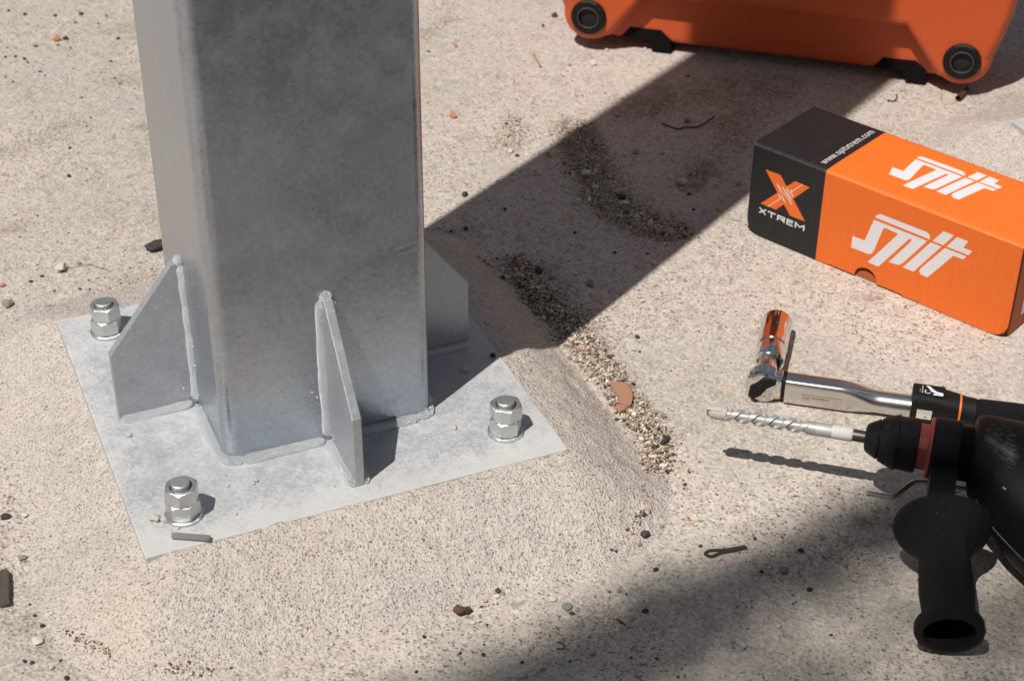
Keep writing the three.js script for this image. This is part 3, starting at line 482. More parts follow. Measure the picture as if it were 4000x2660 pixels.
// ---------------------------------------------------------------- the torque wrench
{
  const w = thing('torque_wrench', 'chrome torque wrench with black grip and a long socket on its ratchet head', 'wrench', [0.4058, 0, 0.1435], THREE.MathUtils.degToRad(-36.27));
  // local x runs along the tube, -z along the socket
  const hx = -0.0195, hy = 0.0165;
  const head = part('ratchet_head', toCreasedNormals(new THREE.LatheGeometry([[0.0001, 0.0002], [0.0135, 0.0002], [0.0152, 0.0012], [0.0165, 0.0035], [0.0165, 0.0135], [0.0152, 0.0165], [0.0115, 0.0180], [0.0001, 0.0180]].map(p => new THREE.Vector2(...p)), 56).rotateX(-Math.PI / 2), 0.35), M.chrome, w);
  head.position.set(hx, hy, 0.0055);
  part('head_shoulder', loft([{ x: 0.004, y: 0, z: -0.0090, hy: 0.0135, hz: 0.0085, e: 4 }, { x: 0.0148, y: 0, z: -0.0098, hy: 0.0128, hz: 0.0085, e: 4 }, { x: 0.0160, y: 0, z: -0.0098, hy: 0.0120, hz: 0.0080, e: 4 }]), M.chrome, head);
  const lever = part('reversing_lever', prism([[-0.0128, -0.0052], [-0.0085, -0.0098], [-0.002, -0.0062], [0.0045, 0.0020], [0.0118, 0.0058], [0.0128, 0.0088], [0.0072, 0.0112], [0.0015, 0.0108], [-0.0045, 0.0050], [-0.0115, 0.0005]].map(([x, y]) => [x, y]), 0.0042, { bevel: 0.0008 }).translate(0, 0, -0.0006), M.black, head);
  lever.rotation.z = 0.12;
  part('drive_shaft', turned([[0, 0.0105], [0.012, 0.0100], [0.022, 0.0086], [0.036, 0.0086]], 40).rotateY(Math.PI / 2).translate(0, -0.001, -0.0170), M.satin, head);
  const sock = part('socket', toCreasedNormals(new THREE.LatheGeometry([[0.0088, 0.003], [0.0092, 0.0004], [0.0112, 0], [0.0128, 0.0008], [0.0135, 0.0022], [0.0139, 0.0202], [0.0134, 0.0216], [0.0144, 0.0228], [0.0149, 0.0665], [0.0145, 0.0678], [0.0120, 0.0680], [0.0112, 0.0660], [0.0110, 0.0560], [0.0001, 0.0560]].map(p => new THREE.Vector2(...p)), 64).rotateX(-Math.PI / 2), 0.4), M.chrome, head);
  sock.position.set(0.001, -0.0022, -0.0450);
  part('retaining_dimple', new THREE.TorusGeometry(0.0017, 0.0004, 8, 24).rotateX(-Math.PI / 2 + 0.15).translate(0.0018, 0.0142, -0.045), M.chrome, sock);
  part('neck_gap', loft([{ x: -0.0032, y: 0.0163, z: -0.0045, hy: 0.0118, hz: 0.0088, e: 4 }, { x: 0.0002, y: 0.0163, z: -0.0045, hy: 0.0122, hz: 0.0090, e: 4 }]), M.black, w);
  const secs = []; for (let k = 0; k <= 40; k++) { const x = k / 40 * 0.112, t = smooth(0.048, 0.082, x); secs.push({ x, y: mix(0.0142, 0.0115, t), z: mix(-0.0045, -0.0060, t), hy: mix(0.0128, 0.0103, t), hz: mix(0.0092, 0.0103, t), e: mix(4.6, 2.0, t) }); }
  part('tube', loft(secs, 64), M.satin, w);
  part('rivet', turned([[0, 0.0001], [0.0006, 0.0026], [0, 0.0036]], 32, 1.2).scale(1, 1, 1).rotateY(-Math.PI / 2).translate(0.0105, 0.0135, 0.0046), M.satin, w);
  const etch = canvasMap(512, 96, (c, W, H) => { c.fillStyle = '#cfc8bf'; c.fillRect(0, 0, W, H); c.save(); c.translate(W / 2, H / 2); c.scale(1, -1); c.fillStyle = '#6b655c'; c.font = 'bold 52px sans-serif'; c.textBaseline = 'middle'; c.fillText('3/8', -235, 0); c.strokeStyle = '#8b857c'; c.lineWidth = 4; c.strokeRect(-242, -34, 90, 68); c.font = 'bold 44px sans-serif'; c.fillText('DYNABETA', -130, 6); c.restore(); });
  part('etched_marking', new THREE.PlaneGeometry(0.036, 0.0062).translate(0.0330, 0.0125, 0.0050), std({ map: etch, metalness: 0.9, roughness: 0.35 }), w);
  // black torque-setting body and grip
  const gb = part('setting_body', loft([{ x: 0.1105, y: 0.0142, z: -0.0072, hy: 0.0148, hz: 0.0130, e: 4.5 }, { x: 0.1115, y: 0.0145, z: -0.0072, hy: 0.0156, hz: 0.0138, e: 4.5 }, { x: 0.128, y: 0.0145, z: -0.0072, hy: 0.0154, hz: 0.0138, e: 4.5 }, { x: 0.148, y: 0.0135, z: -0.0072, hy: 0.0138, hz: 0.0134, e: 3 }, { x: 0.158, y: 0.0130, z: -0.0072, hy: 0.0130, hz: 0.0130, e: 2.3 }, { x: 0.166, y: 0.0130, z: -0.0072, hy: 0.0128, hz: 0.0128, e: 2 }], 48), M.black, w);
  part('orange_ring', loft([{ x: 0.1515, y: 0.0132, z: -0.0072, hy: 0.0139, hz: 0.0137, e: 2.6 }, { x: 0.1533, y: 0.0132, z: -0.0072, hy: 0.0138, hz: 0.0136, e: 2.6 }], 48), M.orange, gb);
  const stick = canvasMap(256, 160, (c, W, H) => { c.fillStyle = '#131313'; c.fillRect(0, 0, W, H); c.fillStyle = '#e4e0dc'; c.fillRect(40, 20, 5, 120); c.font = '14px sans-serif'; c.save(); c.translate(26, 130); c.rotate(-Math.PI / 2); c.fillText('0.5  0.9  1', 0, 0); c.restore(); const b = pts => { c.beginPath(); pts.forEach(([x, y], i) => i ? c.lineTo(x, y) : c.moveTo(x, y)); c.closePath(); c.fill(); }; b([[70, 12], [110, 22], [150, 70], [180, 92], [236, 104], [238, 150], [140, 150], [158, 118], [120, 96], [104, 60]]); c.lineWidth = 9; c.strokeStyle = '#e4e0dc'; c.beginPath(); c.arc(92, 108, 26, 0.4, 4.2); c.stroke(); c.strokeStyle = '#131313'; c.lineWidth = 4; for (const q of [[150, 112, 182, 128], [176, 108, 206, 140], [120, 60, 140, 84]]) { c.beginPath(); c.moveTo(q[0], q[1]); c.lineTo(q[2], q[3]); c.stroke(); } });
  part('label_sticker', new THREE.PlaneGeometry(0.0235, 0.0150).rotateX(-Math.PI / 2 + 0.02).translate(0.1265, 0.0302, -0.0078), std({ map: stick, roughness: 0.35 }), gb);
  const dial = canvasMap(128, 96, (c, W, H) => { c.fillStyle = '#cfc9ba'; c.fillRect(0, 0, W, H); c.fillStyle = '#2a2420'; for (let k = 0; k < 9; k++) c.fillRect(14 + k * 12, 8, 2, k % 2 ? 26 : 44); c.font = 'bold 26px sans-serif'; c.fillText('20', 62, 84); });
  part('dial_window', new THREE.PlaneGeometry(0.013, 0.0095).rotateX(-0.02).translate(0.1225, 0.0135, 0.0068), std({ map: dial, roughness: 0.2 }), gb);
  part('grip', loft([{ x: 0.1665, y: 0.0130, z: -0.0072, hy: 0.0122, hz: 0.0122, e: 2 }, { x: 0.170, y: 0.0130, z: -0.0072, hy: 0.0128, hz: 0.0128, e: 2.2 }, { x: 0.26, y: 0.0140, z: -0.0072, hy: 0.0138, hz: 0.0138, e: 2.2 }, { x: 0.33, y: 0.0145, z: -0.0072, hy: 0.0143, hz: 0.0143, e: 2.2 }, { x: 0.338, y: 0.0145, z: -0.0072, hy: 0.011, hz: 0.011, e: 2.2 }], 40), M.rubber, w);
}

// ---------------------------------------------------------------- the rotary hammer
{
  const ay = 0.066; // height of the spindle axis
  const d = thing('rotary_hammer', 'black rotary hammer drill with masonry bit and side handle, beside the torque wrench', 'drill', [0.2943, 0, 0.2084], THREE.MathUtils.degToRad(-38.54));
  const spin = g => g.translate(0, ay, 0);
  const pitch = 0.0285, R0 = 0.0057, core = 0.0036;
  const bit = part('drill_bit', spin(toCreasedNormals(grid(72, 330, (u, v) => {
    const x = 0.003 + v * 0.0815, t = u * Math.PI * 2, ph = 2 * (t - Math.PI * 2 * x / pitch); let q = Math.cos(ph);
    const land = smooth(0.05, 0.42, q), run = smooth(0.070, 0.082, x); let r = mix(mix(core, R0, land), R0 * 0.985, run);
    return [x, r * Math.sin(t), r * Math.cos(t)];
  }, true), 0.55)), std({ color: P3(0.36, 0.355, 0.345), metalness: 0.4, roughness: 0.5 }), d);
  part('carbide_tip', spin(mergeGeometries([turned([[-0.0052, 0.0002], [-0.0035, 0.0042], [-0.0015, 0.0058], [0.0085, 0.0059], [0.011, 0.0050]], 24, 0.4), metricUV(new RoundedBoxGeometry(0.013, 0.0128, 0.0036, 2, 0.0008).rotateX(0.5).translate(0.0005, 0, 0))].map(g => { const q = g.index ? g.toNonIndexed() : g; return q; }))), std({ color: P3(0.45, 0.39, 0.36), roughness: 0.85 }), bit, 'dusty pinkish carbide tip of the bit');
  part('bit_shank', spin(turned([[0.083, 0.0056], [0.1135, 0.0056], [0.1145, 0.0052]], 40)), std({ color: P3(0.46, 0.46, 0.455), metalness: 0.45, roughness: 0.55 }), bit);
  part('dust_sleeve', spin(turned([[0.0975, 0.00572], [0.1138, 0.00574]], 40)), std({ color: P3(0.56, 0.54, 0.51), roughness: 0.9 }), bit, 'white cement dust caked round the shank');
  part('bit_stem', spin(turned([[0.114, 0.0050], [0.130, 0.0050]], 40)), std({ color: P3(0.11, 0.095, 0.085), metalness: 0.8, roughness: 0.4 }), bit);
  const chuck = part('chuck', spin(turned([[0.1245, 0.0052], [0.1242, 0.0080], [0.1250, 0.0105], [0.1268, 0.0121], [0.1345, 0.0164], [0.1352, 0.0166], [0.1354, 0.0158], [0.1360, 0.0158], [0.1364, 0.0174], [0.1485, 0.0226], [0.1500, 0.0229], [0.1506, 0.0219], [0.1516, 0.0217], [0.1640, 0.0222], [0.1662, 0.0218], [0.1668, 0.019]], 72, 0.35)), M.black, d);
  for (let k = 0; k < 7; k++) { // finger notches round the release sleeve, each a raised wedge with a dark throat
    const sh = new THREE.Shape(); sh.moveTo(0, 0); sh.quadraticCurveTo(0.0006, 0.0035, 0.0088, 0.0042); sh.lineTo(0.0088, -0.0042); sh.quadraticCurveTo(0.0006, -0.0035, 0, 0);
    const g = new THREE.ExtrudeGeometry(sh, { depth: 0.0012, bevelEnabled: true, bevelSize: 0.0003, bevelThickness: 0.0003, bevelSegments: 1 }).rotateX(-Math.PI / 2).rotateZ(0.20).translate(0.1388, 0.0176, 0).rotateX(k / 7 * Math.PI * 2 + 0.32).translate(0, ay, 0);
    part('finger_notch', g, M.hole, chuck);
  }
  part('red_collar', spin(turned([[0.165, 0.0185], [0.1742, 0.0185], [0.1746, 0.0240], [0.1752, 0.0247], [0.1768, 0.0249], [0.1776, 0.0240]], 64)), M.red, d);
  const clamp = part('handle_clamp', mergeGeometries([spin(turned([[0.1778, 0.019], [0.1779, 0.0246], [0.1788, 0.0256], [0.1980, 0.0256], [0.1990, 0.0248], [0.1992, 0.018]], 64)), turned([[0.1782, 0.0001], [0.1786, 0.0150], [0.1988, 0.0150], [0.199, 0.0001]], 40).scale(1, 1, 2.2).translate(0.0005, 0.055, 0.034)].map(g => g.index ? g.toNonIndexed() : g)), M.black, d);
  for (let k = 0; k < 5; k++) for (const x of [0.1803, 0.1972]) part('rib', new THREE.BoxGeometry(0.0030, 0.0006, 0.0006).translate(x, 0, 0.0257).rotateX(-1.25 + k * 0.5).translate(0, ay, 0), M.hole, clamp);
  part('gear_neck', spin(turned([[0.1985, 0.0220], [0.2125, 0.0226], [0.2140, 0.0215]], 56)), M.rubber, d);
  // motor housing: scuffed flat crown, belly swelling toward the handle side
  const scuff = (() => {
    const N = 512, P = new Paint(N, [0.0045, 0.0047, 0.0052]), R = rngOf(77), a = field(N, 9, 78);
    for (let k = 0; k < 900; k++) { const x = (0.215 + 0.07 * (R() - 0.5) * 2 * R()) * N, y = (0.10 + 0.26 * R()) * N, l = 3 + 16 * R(), t = 1.45 + 0.3 * (R() - 0.5); if (a[(y | 0) * N + (x | 0)] < -0.25) continue; P.line(x, y, x + Math.cos(t) * l, y + Math.sin(t) * l, [0.30, 0.30, 0.30], 0.10 + 0.28 * R() * R(), 0, 0.6); }
    for (let k = 0; k < 160; k++) P.blob(R() * N, R() * N, 0.8 + R(), 0.8 + R(), 0, [0.2, 0.19, 0.18], 0.3 * R());
    return std({ map: P.color(), roughness: 0.46, specularIntensity: 0.6, bumpMap: grainAt(14), bumpScale: 0.0002 });
  })();
  const B = [{ x: 0.2085, hy: 0.0255, z: 0.0, y: ay, hz: 0.0250 }, { x: 0.2105, hy: 0.0290, z: 0.001, y: ay, hz: 0.0285 }, { x: 0.216, hy: 0.0325, z: 0.004, y: 0.0650, hz: 0.0335 }, { x: 0.226, hy: 0.0365, z: 0.012, y: 0.0625, hz: 0.0430 }, { x: 0.243, hy: 0.0430, z: 0.021, y: 0.0570, hz: 0.0535 }, { x: 0.262, hy: 0.0475, z: 0.029, y: 0.0530, hz: 0.0630 }, { x: 0.29, hy: 0.0500, z: 0.036, y: 0.0508, hz: 0.0720 }, { x: 0.34, hy: 0.0500, z: 0.040, y: 0.0508, hz: 0.0760 }, { x: 0.40, hy: 0.0480, z: 0.036, y: 0.0508, hz: 0.0700 }, { x: 0.43, hy: 0.0400, z: 0.03, y: 0.0508, hz: 0.058 }, { x: 0.437, hy: 0.028, z: 0.03, y: 0.0508, hz: 0.044 }].map(s => ({ ...s, e: 3.0 }));
  const fine = []; for (let k = 0; k < B.length - 1; k++) for (let q = 0; q < 6; q++) { const s = {}, a = B[k], b = B[k + 1], p = B[Math.max(0, k - 1)], n = B[Math.min(B.length - 1, k + 2)], t = q / 6; for (const key of ['x', 'y', 'z', 'hy', 'hz', 'e']) { const m0 = (b[key] - p[key]) / 2, m1 = (n[key] - a[key]) / 2, t2 = t * t, t3 = t2 * t; s[key] = key === 'x' ? mix(a.x, b.x, t) : (2 * t3 - 3 * t2 + 1) * a[key] + (t3 - 2 * t2 + t) * m0 + (-2 * t3 + 3 * t2) * b[key] + (t3 - t2) * m1; } fine.push(s); } fine.push(B[B.length - 1]);
  const body = part('motor_housing', loft(fine, 64), scuff, d);
  part('housing_seam', tubeAlong([[0.2165, 0.052, 0.0385], [0.226, 0.048, 0.0558], [0.243, 0.044, 0.0755], [0.262, 0.040, 0.0930], [0.29, 0.037, 0.1085], [0.34, 0.036, 0.1165]], 0.0007, 6, 60), std({ color: P3(0.05, 0.05, 0.05), roughness: 0.6 }), body);
  for (const [x, y, z] of [[0.236, 0.083, 0.0585], [0.262, 0.0855, 0.0700], [0.30, 0.088, 0.080]]) { const sc = part('screw', turned([[0, 0.0034], [0.0012, 0.0032], [0.0012, 0.0016], [0.0004, 0.0014], [0.0004, 0.0001]], 20, 0.4), M.rod, body); sc.rotation.set(0, 0, Math.PI / 2 - 0.25); sc.rotation.y = 0.9; sc.position.set(x, y, z); }
  part('rear_handle', tubeAlong([[0.40, 0.05, 0.03], [0.46, 0.045, 0.035], [0.49, 0.04, 0.08], [0.485, 0.036, 0.15], [0.455, 0.034, 0.20]], 0.021, 16, 60), M.rubber, d);
  // depth rod, bent at its end
  part('depth_rod', tubeAlong([[0.1325, 0.0300, 0.0262], [0.1420, 0.0300, 0.0260], [0.1510, 0.0300, 0.0258], [0.1534, 0.0302, 0.0252], [0.1553, 0.0305, 0.0236], [0.1600, 0.0316, 0.0170], [0.1655, 0.0330, 0.0092], [0.1680, 0.0336, 0.0064], [0.1720, 0.034, 0.0045], [0.19, 0.034, 0.0035], [0.21, 0.034, 0.0035]], 0.0021, 12, 90), std({ color: P3(0.52, 0.55, 0.58), metalness: 0.9, roughness: 0.3 }), d);
  // side handle: bell guard, grip and open flared end
  const A = new THREE.Vector3(0.1900, 0.0560, 0.0570), E = new THREE.Vector3(0.2085, 0.0290, 0.1720), ax = E.clone().sub(A), len = ax.length(); ax.normalize();
  const sh = part('side_handle', toCreasedNormals(new THREE.LatheGeometry([[0.012, 0], [0.0145, 0.002], [0.0150, 0.010], [0.017, 0.0150], [0.0335, 0.0168], [0.0368, 0.0190], [0.0374, 0.0225], [0.0366, 0.0265], [0.0340, 0.0315], [0.0300, 0.0362], [0.0255, 0.0402], [0.0218, 0.0445], [0.0198, 0.0500], [0.0194, 0.0560], [0.0204, 0.0720], [0.0208, 0.0850], [0.0198, 0.0970], [0.0190, 0.1040], [0.0204, 0.1080], [0.0243, 0.1105], [0.0257, 0.1130], [0.0259, 0.1180], [0.0250, 0.1205], [0.0215, 0.1212], [0.0195, 0.1205], [0.0188, 0.1180], [0.0182, 0.0900], [0.0001, 0.0890]].map(p => new THREE.Vector2(...p)), 72), 0.5), M.rubber, d);
  sh.position.copy(A); sh.quaternion.setFromUnitVectors(new THREE.Vector3(0, 1, 0), ax);
}
const PEBBLES = '0.073 0.276 5.0 d;0.208 0.262 7.5 k;0.199 0.269 3.7 g;0.244 0.288 3.6 d;0.289 0.297 3.0 k;0.226 0.255 3.3 g;0.109 0.3 6.4 w;0.115 0.312 7.8 g;0.116 0.32 4.0 k;0.002 0.3 3.5 k;0.051 0.306 2.5 k;0.021 0.327 3.0 k;0.036 0.335 3.8 k;-0.016 0.332 3.0 k;0.041 0.325 2.2 k;0.054 0.364 7.5 w;0.169 0.339 5.0 k;0.198 0.3 4.4 k;0.164 0.316 2.6 k;0.16 0.311 4.0 g;0.153 0.309 2.6 k;0.291 0.339 8.0 g;0.298 0.367 5.0 k;0.274 0.334 3.6 k;0.316 0.324 5.2 k;0.255 0.393 5.6 w;0.22 0.401 6.2 w;0.215 0.395 3.5 g;0.212 0.4 3.5 g;0.287 0.378 4.3 w;0.281 0.375 2.9 g;0.071 0.366 3.8 g;0.074 0.341 3.5 n;0.07 0.344 3.4 g;0.06 0.353 3.0 k;0.112 0.366 4.1 g;0.154 0.388 2.7 d;0.137 0.38 2.5 d;0.132 0.399 3.4 t;0.136 0.403 3.4 w;0.16 0.411 2.7 d;0.141 0.389 2.7 g;0.075 0.279 4.3 g;0.07 0.281 5.0 w;0.066 0.286 3.6 w;0.06 0.282 3.6 n;-0.004 0.275 3.1 w;0.042 0.3 4.9 w;0.101 0.313 3.5 w;0.148 0.293 3.5 w;0.177 0.271 2.7 k;0.174 0.269 2.7 k;-0.264 0.164 3.3 d;-0.261 0.178 4.2 k;-0.28 0.211 3.6 k;-0.275 0.214 3.6 k;-0.255 0.24 4.4 k;-0.267 0.194 8.5 w;-0.252 0.168 4.0 w;-0.263 0.226 4.5 w;-0.255 0.22 2.6 d;-0.141 0.277 2.6 d;-0.265 0.039 7.8 k;-0.25 0.043 5.7 w;-0.261 0.095 6.2 g;-0.157 0.277 3.1 w;-0.065 0.281 3.4 w;-0.078 0.3 3.1 g;-0.169 -0.324 4.0 k;-0.181 -0.318 4.3 k;-0.208 -0.321 6.2 t;-0.21 -0.284 11.6 g;-0.163 -0.292 2.8 k;-0.139 -0.286 3.4 d;-0.13 -0.282 2.9 k;-0.13 -0.334 5.2 g;-0.065 -0.296 2.3 k;-0.151 -0.446 2.6 k;-0.128 -0.399 2.1 k;-0.176 -0.409 2.6 k;-0.089 -0.995 4.8 k;-0.072 -0.975 5.2 k;-0.036 -0.957 5.2 k;-0.004 -0.949 6.2 d;-0.017 -0.925 5.3 g;-0.062 -0.934 2.6 k;-0.05 -0.864 4.0 k;-0.037 -0.849 3.1 k;-0.023 -0.892 2.6 k;-0.048 -0.881 10.1 t;-0.077 -0.871 6.0 g;-0.117 -0.854 4.2 d;-0.085 -0.796 3.5 k;-0.081 -0.783 2.8 k;-0.12 -0.78 3.4 k;-0.126 -0.796 3.0 d;-0.09 -0.584 3.8 k;-0.104 -0.519 4.7 k;0.001 -0.792 4.2 k;-0.003 -0.726 5.2 g;-0.005 -0.744 3.0 k;-0.053 -0.707 4.9 g;-0.053 -0.651 2.9 k;-0.062 -0.631 2.9 k;0.01 -0.91 3.2 k;0.025 -0.93 3.7 k;0.009 -0.899 2.9 g;0.024 -0.855 5.0 k;0.011 -0.707 2.7 k;-0.004 -0.655 2.7 d;-0.083 -0.529 3.5 g;-0.038 -0.879 7.2 k;-0.105 -0.851 4.2 k;-0.096 -0.839 5.1 d;-0.094 -0.829 3.6 k;-0.11 -0.88 3.4 k;0.41 -0.673 5.6 t;0.336 -0.492 9.4 t;0.373 -0.671 3.6 k;0.537 -0.688 4.6 k;0.564 -0.711 8.4 k;0.549 -0.56 8.8 w;0.52 -0.569 4.9 g;0.581 -0.59 5.6 w;0.628 -0.577 4.1 w;0.5 -0.49 4.7 w;0.387 -0.454 4.1 k;0.368 -0.377 5.6 d;0.365 -0.388 7.1 w;0.232 -0.263 6.7 w;0.244 -0.245 4.7 w;0.239 -0.25 4.1 k;0.255 -0.249 5.6 k;0.281 -0.316 7.7 k;0.289 -0.179 6.4 g;0.283 -0.177 3.6 k;0.262 -0.194 3.7 w;0.421 -0.308 10.8 w;0.494 -0.333 8.1 g;0.583 -0.379 8.3 g;0.509 -0.252 11.7 w;0.505 -0.226 4.8 k;0.387 -0.255 8.6 w;0.432 -0.235 7.7 w;0.434 -0.245 8.7 k;0.395 -0.264 8.7 g;0.437 -0.184 8.5 w;0.406 -0.114 6.3 w;0.39 -0.112 5.1 w;0.517 -0.185 4.8 t;0.299 -0.128 5.4 g;0.294 -0.15 4.5 k;0.357 -0.199 4.1 d;0.309 -0.272 4.2 k;0.641 -0.487 4.8 k;0.559 -0.411 3.4 k;0.515 -0.422 6.3 g;0.521 -0.319 4.8 g;0.417 -0.277 6.6 w;0.542 -0.234 4.3 w;0.555 -0.212 5.0 w;0.4 -0.364 6.8 g;0.427 -0.359 7.2 g;0.494 -0.195 3.8 k;0.408 -0.133 3.7 k;0.378 -0.147 4.0 k;0.556 -0.349 4.1 w;0.457 -0.282 5.1 w;0.565 -0.225 6.3 g;0.27 -0.004 4.7 t;0.273 -0.011 4.4 d;0.331 -0.001 4.8 k;0.322 0.022 3.0 k;0.308 -0.041 4.5 w;0.363 -0.054 4.9 w;0.263 0.193 4.3 k;0.269 0.214 3.8 k;0.257 0.204 2.3 k;0.226 0.255 3.7 g;0.267 0.16 5.6 d;0.263 0.173 3.4 d;0.296 0.121 6.1 g;0.265 0.112 5.1 g;0.26 0.014 5.3 g;0.267 0.151 4.7 w;0.271 0.136 3.9 w;0.273 0.014 5.0 w;0.286 0.058 7.9 g;0.289 0.075 4.6 n;0.215 0.244 3.7 k;0.291 -0.144 8.3 k;0.254 -0.121 4.3 w;0.3 -0.127 5.4 g;0.33 -0.102 8.5 g;0.406 -0.115 6.5 w;0.391 -0.113 4.5 w;0.293 0.162 2.2 k;0.28 0.044 4.3 w;0.279 0.028 4.0 n;0.264 0.046 3.6 w;0.293 0.03 4.3 g;0.261 0.03 4.0 n;0.285 0.04 3.6 w;0.278 0.109 4.1 w;0.267 0.138 3.5 n;0.277 0.131 3.8 g;0.283 0.138 3.5 w;0.299 0.036 3.7 w;0.286 -0.004 3.7 n;0.277 -0.031 3.8 w;0.294 -0.041 3.4 w';

// ---------------------------------------------------------------- small loose things
const rocks = [1, 2, 3, 4, 5, 6, 7, 8].map(k => rock(k * 13.7, 2, 0.55 + 0.06 * (k % 4), 0.32, 0.85 + 0.12 * (k % 3)));
const place = (m, x, z, s, R, y) => { m.position.set(x, (y ?? Math.max(0, padHeight(x, z, false))) - 0.0002, z); m.scale.setScalar(s); m.rotation.y = R() * 6.28; return m; };
{
  const R = rngOf(501), kinds = { k: 'black', g: 'grey', w: 'pale', d: 'dark brown', t: 'terracotta red', n: 'tan' };
  const spot = (x, z) => x > 0.235 && x < 0.31 && z > -0.18 && z < 0.21 ? ['in the gravel strip along the mortar bed', 'gravel strip'] : z > 0.2 ? ['on the concrete in front of the mortar bed', 'concrete in front'] : x < 0.12 && z < 0.1 ? ['on the concrete behind the steel post', 'concrete behind the post'] : x < 0.31 && z < -0.3 ? ['on the concrete behind the steel post', 'concrete behind the post'] : ['on the concrete between the post and the orange tool case', 'concrete by the case'];
  for (const e of PEBBLES.split(';')) {
    const [x, z, s, c] = e.split(' '), [where, short] = spot(+x, +z), sz = +s < 3.4 ? 'tiny' : +s < 5.6 ? 'small' : 'larger', n = { k: 'small_pebble', g: 'small_pebble', w: 'small_pebble', d: 'small_pebble', t: 'tile_chip', n: 'small_pebble' }[c];
    place(single(n, rocks[(R() * 8) | 0], M.stone[c], `${sz} ${kinds[c]} ${c === 't' ? 'tile chip' : 'pebble'} ${where}`, c === 't' ? 'chip' : 'pebble', `${sz} ${kinds[c]} ${c === 't' ? 'chips' : 'pebbles'}, ${short}`), +x, +z, +s / 1000 * 1.05, R);
  }
  const asphalt = (() => { const N = 256, P = new Paint(N, [0.028, 0.028, 0.029]), Q = rngOf(88); for (let k = 0; k < 500; k++) { const s = 1 + 4 * Q() * Q(); P.blob(Q() * N, Q() * N, s, s, 0, Q() < 0.4 ? [0.3, 0.28, 0.25] : [0.07, 0.068, 0.065], 0.8, 0.1); } return std({ map: P.color(), roughness: 0.85, bumpMap: P.bump(), bumpScale: 0.0008 }); })();
  place(single('asphalt_lump', rock(91, 4, 0.62, 0.5, 1.25), asphalt, 'rough black asphalt lump on the concrete against the steel post', 'stone'), -0.0520, -0.3330, 0.0185, R).rotation.y = 0.5;
  place(single('limestone_pebble', rock(92, 3, 0.8, 0.45, 1.1), M.stone.w, 'knobbly white pebble beside a thin dry root thread', 'pebble'), -0.1495, -0.3285, 0.0118, R);
  single('root_thread', tubeAlong([[-0.1445, 0.001, -0.3268], [-0.1321, 0.0016, -0.328], [-0.1208, 0.0018, -0.3269], [-0.1136, 0.0012, -0.3176], [-0.106, 0.0008, -0.3102]], 0.00042, 6, 60), M.straw, 'thin dry root thread trailing from the white pebble', 'root');
  { const rc = thing('rusty_lump', 'rusty brown and black lump at the foot of the mortar bed', 'stone', [0.0387, 0, 0.2875]); const a = part('rust_crust', rock(93, 3, 0.8, 0.5, 1), std({ color: P3(0.10, 0.042, 0.022), roughness: 0.85 }), rc); a.scale.setScalar(0.0098); a.position.x = -0.0028; const b = part('slag', rock(94, 3, 0.7, 0.5, 1), M.stone.k, rc); b.scale.setScalar(0.0082); b.position.x = 0.0042; }
  const tile = (pts, cx, cz, th, name, label) => { const m = single(name, metricUV(prism(pts.map(([x, z]) => [x - cx, -(z - cz)]), th, { bevel: 0.0007 }).rotateX(-Math.PI / 2), 0.05), std({ color: P3(0.60, 0.31, 0.20), roughness: 0.9, bumpMap: grainAt(2), bumpScale: 0.0012 }), label, 'tile'); m.position.set(cx, 0.0026, cz); m.rotation.set(0.10, 0, -0.08); };
  tile([[0.2696, 0.0675], [0.2768, 0.0668], [0.2826, 0.0711], [0.2846, 0.0779], [0.2813, 0.0893], [0.2742, 0.0999], [0.2699, 0.0996], [0.2665, 0.0936], [0.2692, 0.0800]], 0.276, 0.083, 0.0050, 'tile_shard', 'large terracotta tile shard lying on the gravel strip');
  tile([[0.2594, 0.0979], [0.2650, 0.0960], [0.2682, 0.0990], [0.2665, 0.104], [0.2613, 0.1043]], 0.264, 0.100, 0.004, 'tile_shard', 'small terracotta tile shard touching the large shard on the gravel');
  single('wire_loop', tubeAlong([[0.2767, 0.0016, 0.3034], [0.2597, 0.0013, 0.3005], [0.2468, 0.0013, 0.2967], [0.2426, 0.0013, 0.2988], [0.246, 0.0013, 0.3033], [0.2539, 0.0015, 0.3026], [0.2666, 0.0016, 0.3043], [0.2770, 0.0016, 0.3048]], 0.00125, 8, 90), M.rust, 'dark hairpin of bent wire on the concrete', 'wire');
  { const g = tubeAlong([[-0.2779, 0.004, 0.1090], [-0.2805, 0.0045, 0.128], [-0.2837, 0.004, 0.1470]], 0.0048, 10, 60), p = g.attributes.position; for (let i = 0; i < p.count; i++) p.setY(i, Math.max(0.0004, p.getY(i) * 0.8 + 0.0022 * noise3.noise(p.getX(i) * 420, 1, p.getZ(i) * 180))); const n = 11, m = p.count / n; for (const j of [0, m - 1]) { let x = 0, y = 0, z = 0; for (let i = 0; i < n; i++) { x += p.getX(j * n + i) / n; y += p.getY(j * n + i) / n; z += p.getZ(j * n + i) / n; } for (let i = 0; i < n; i++) p.setXYZ(j * n + i, x, y, z); } g.computeVertexNormals(); single('bark_piece', g, std({ color: P3(0.21, 0.175, 0.14), roughness: 0.95, bumpMap: grainAt(3), bumpScale: 0.002 }), 'stick of grey-brown bark on the concrete beside the mortar bed', 'bark'); }
  single('curved_twig', tubeAlong([[0.5533, 0.001, -0.3851], [0.5653, 0.0012, -0.3656], [0.5730, 0.0018, -0.3660], [0.5866, 0.0012, -0.3617], [0.6171, 0.003, -0.3747]], 0.0009, 7, 60), M.bark, 'curved dark twig lying in the shadow of the post', 'twig');
  single('straw_stalk', tubeAlong([[0.4907, 0.0016, -0.6127], [0.4875, 0.0016, -0.594], [0.4844, 0.0014, -0.5762]], 0.0015, 7, 20), M.straw, 'short pale stalk on the sunlit concrete behind the post', 'stalk');
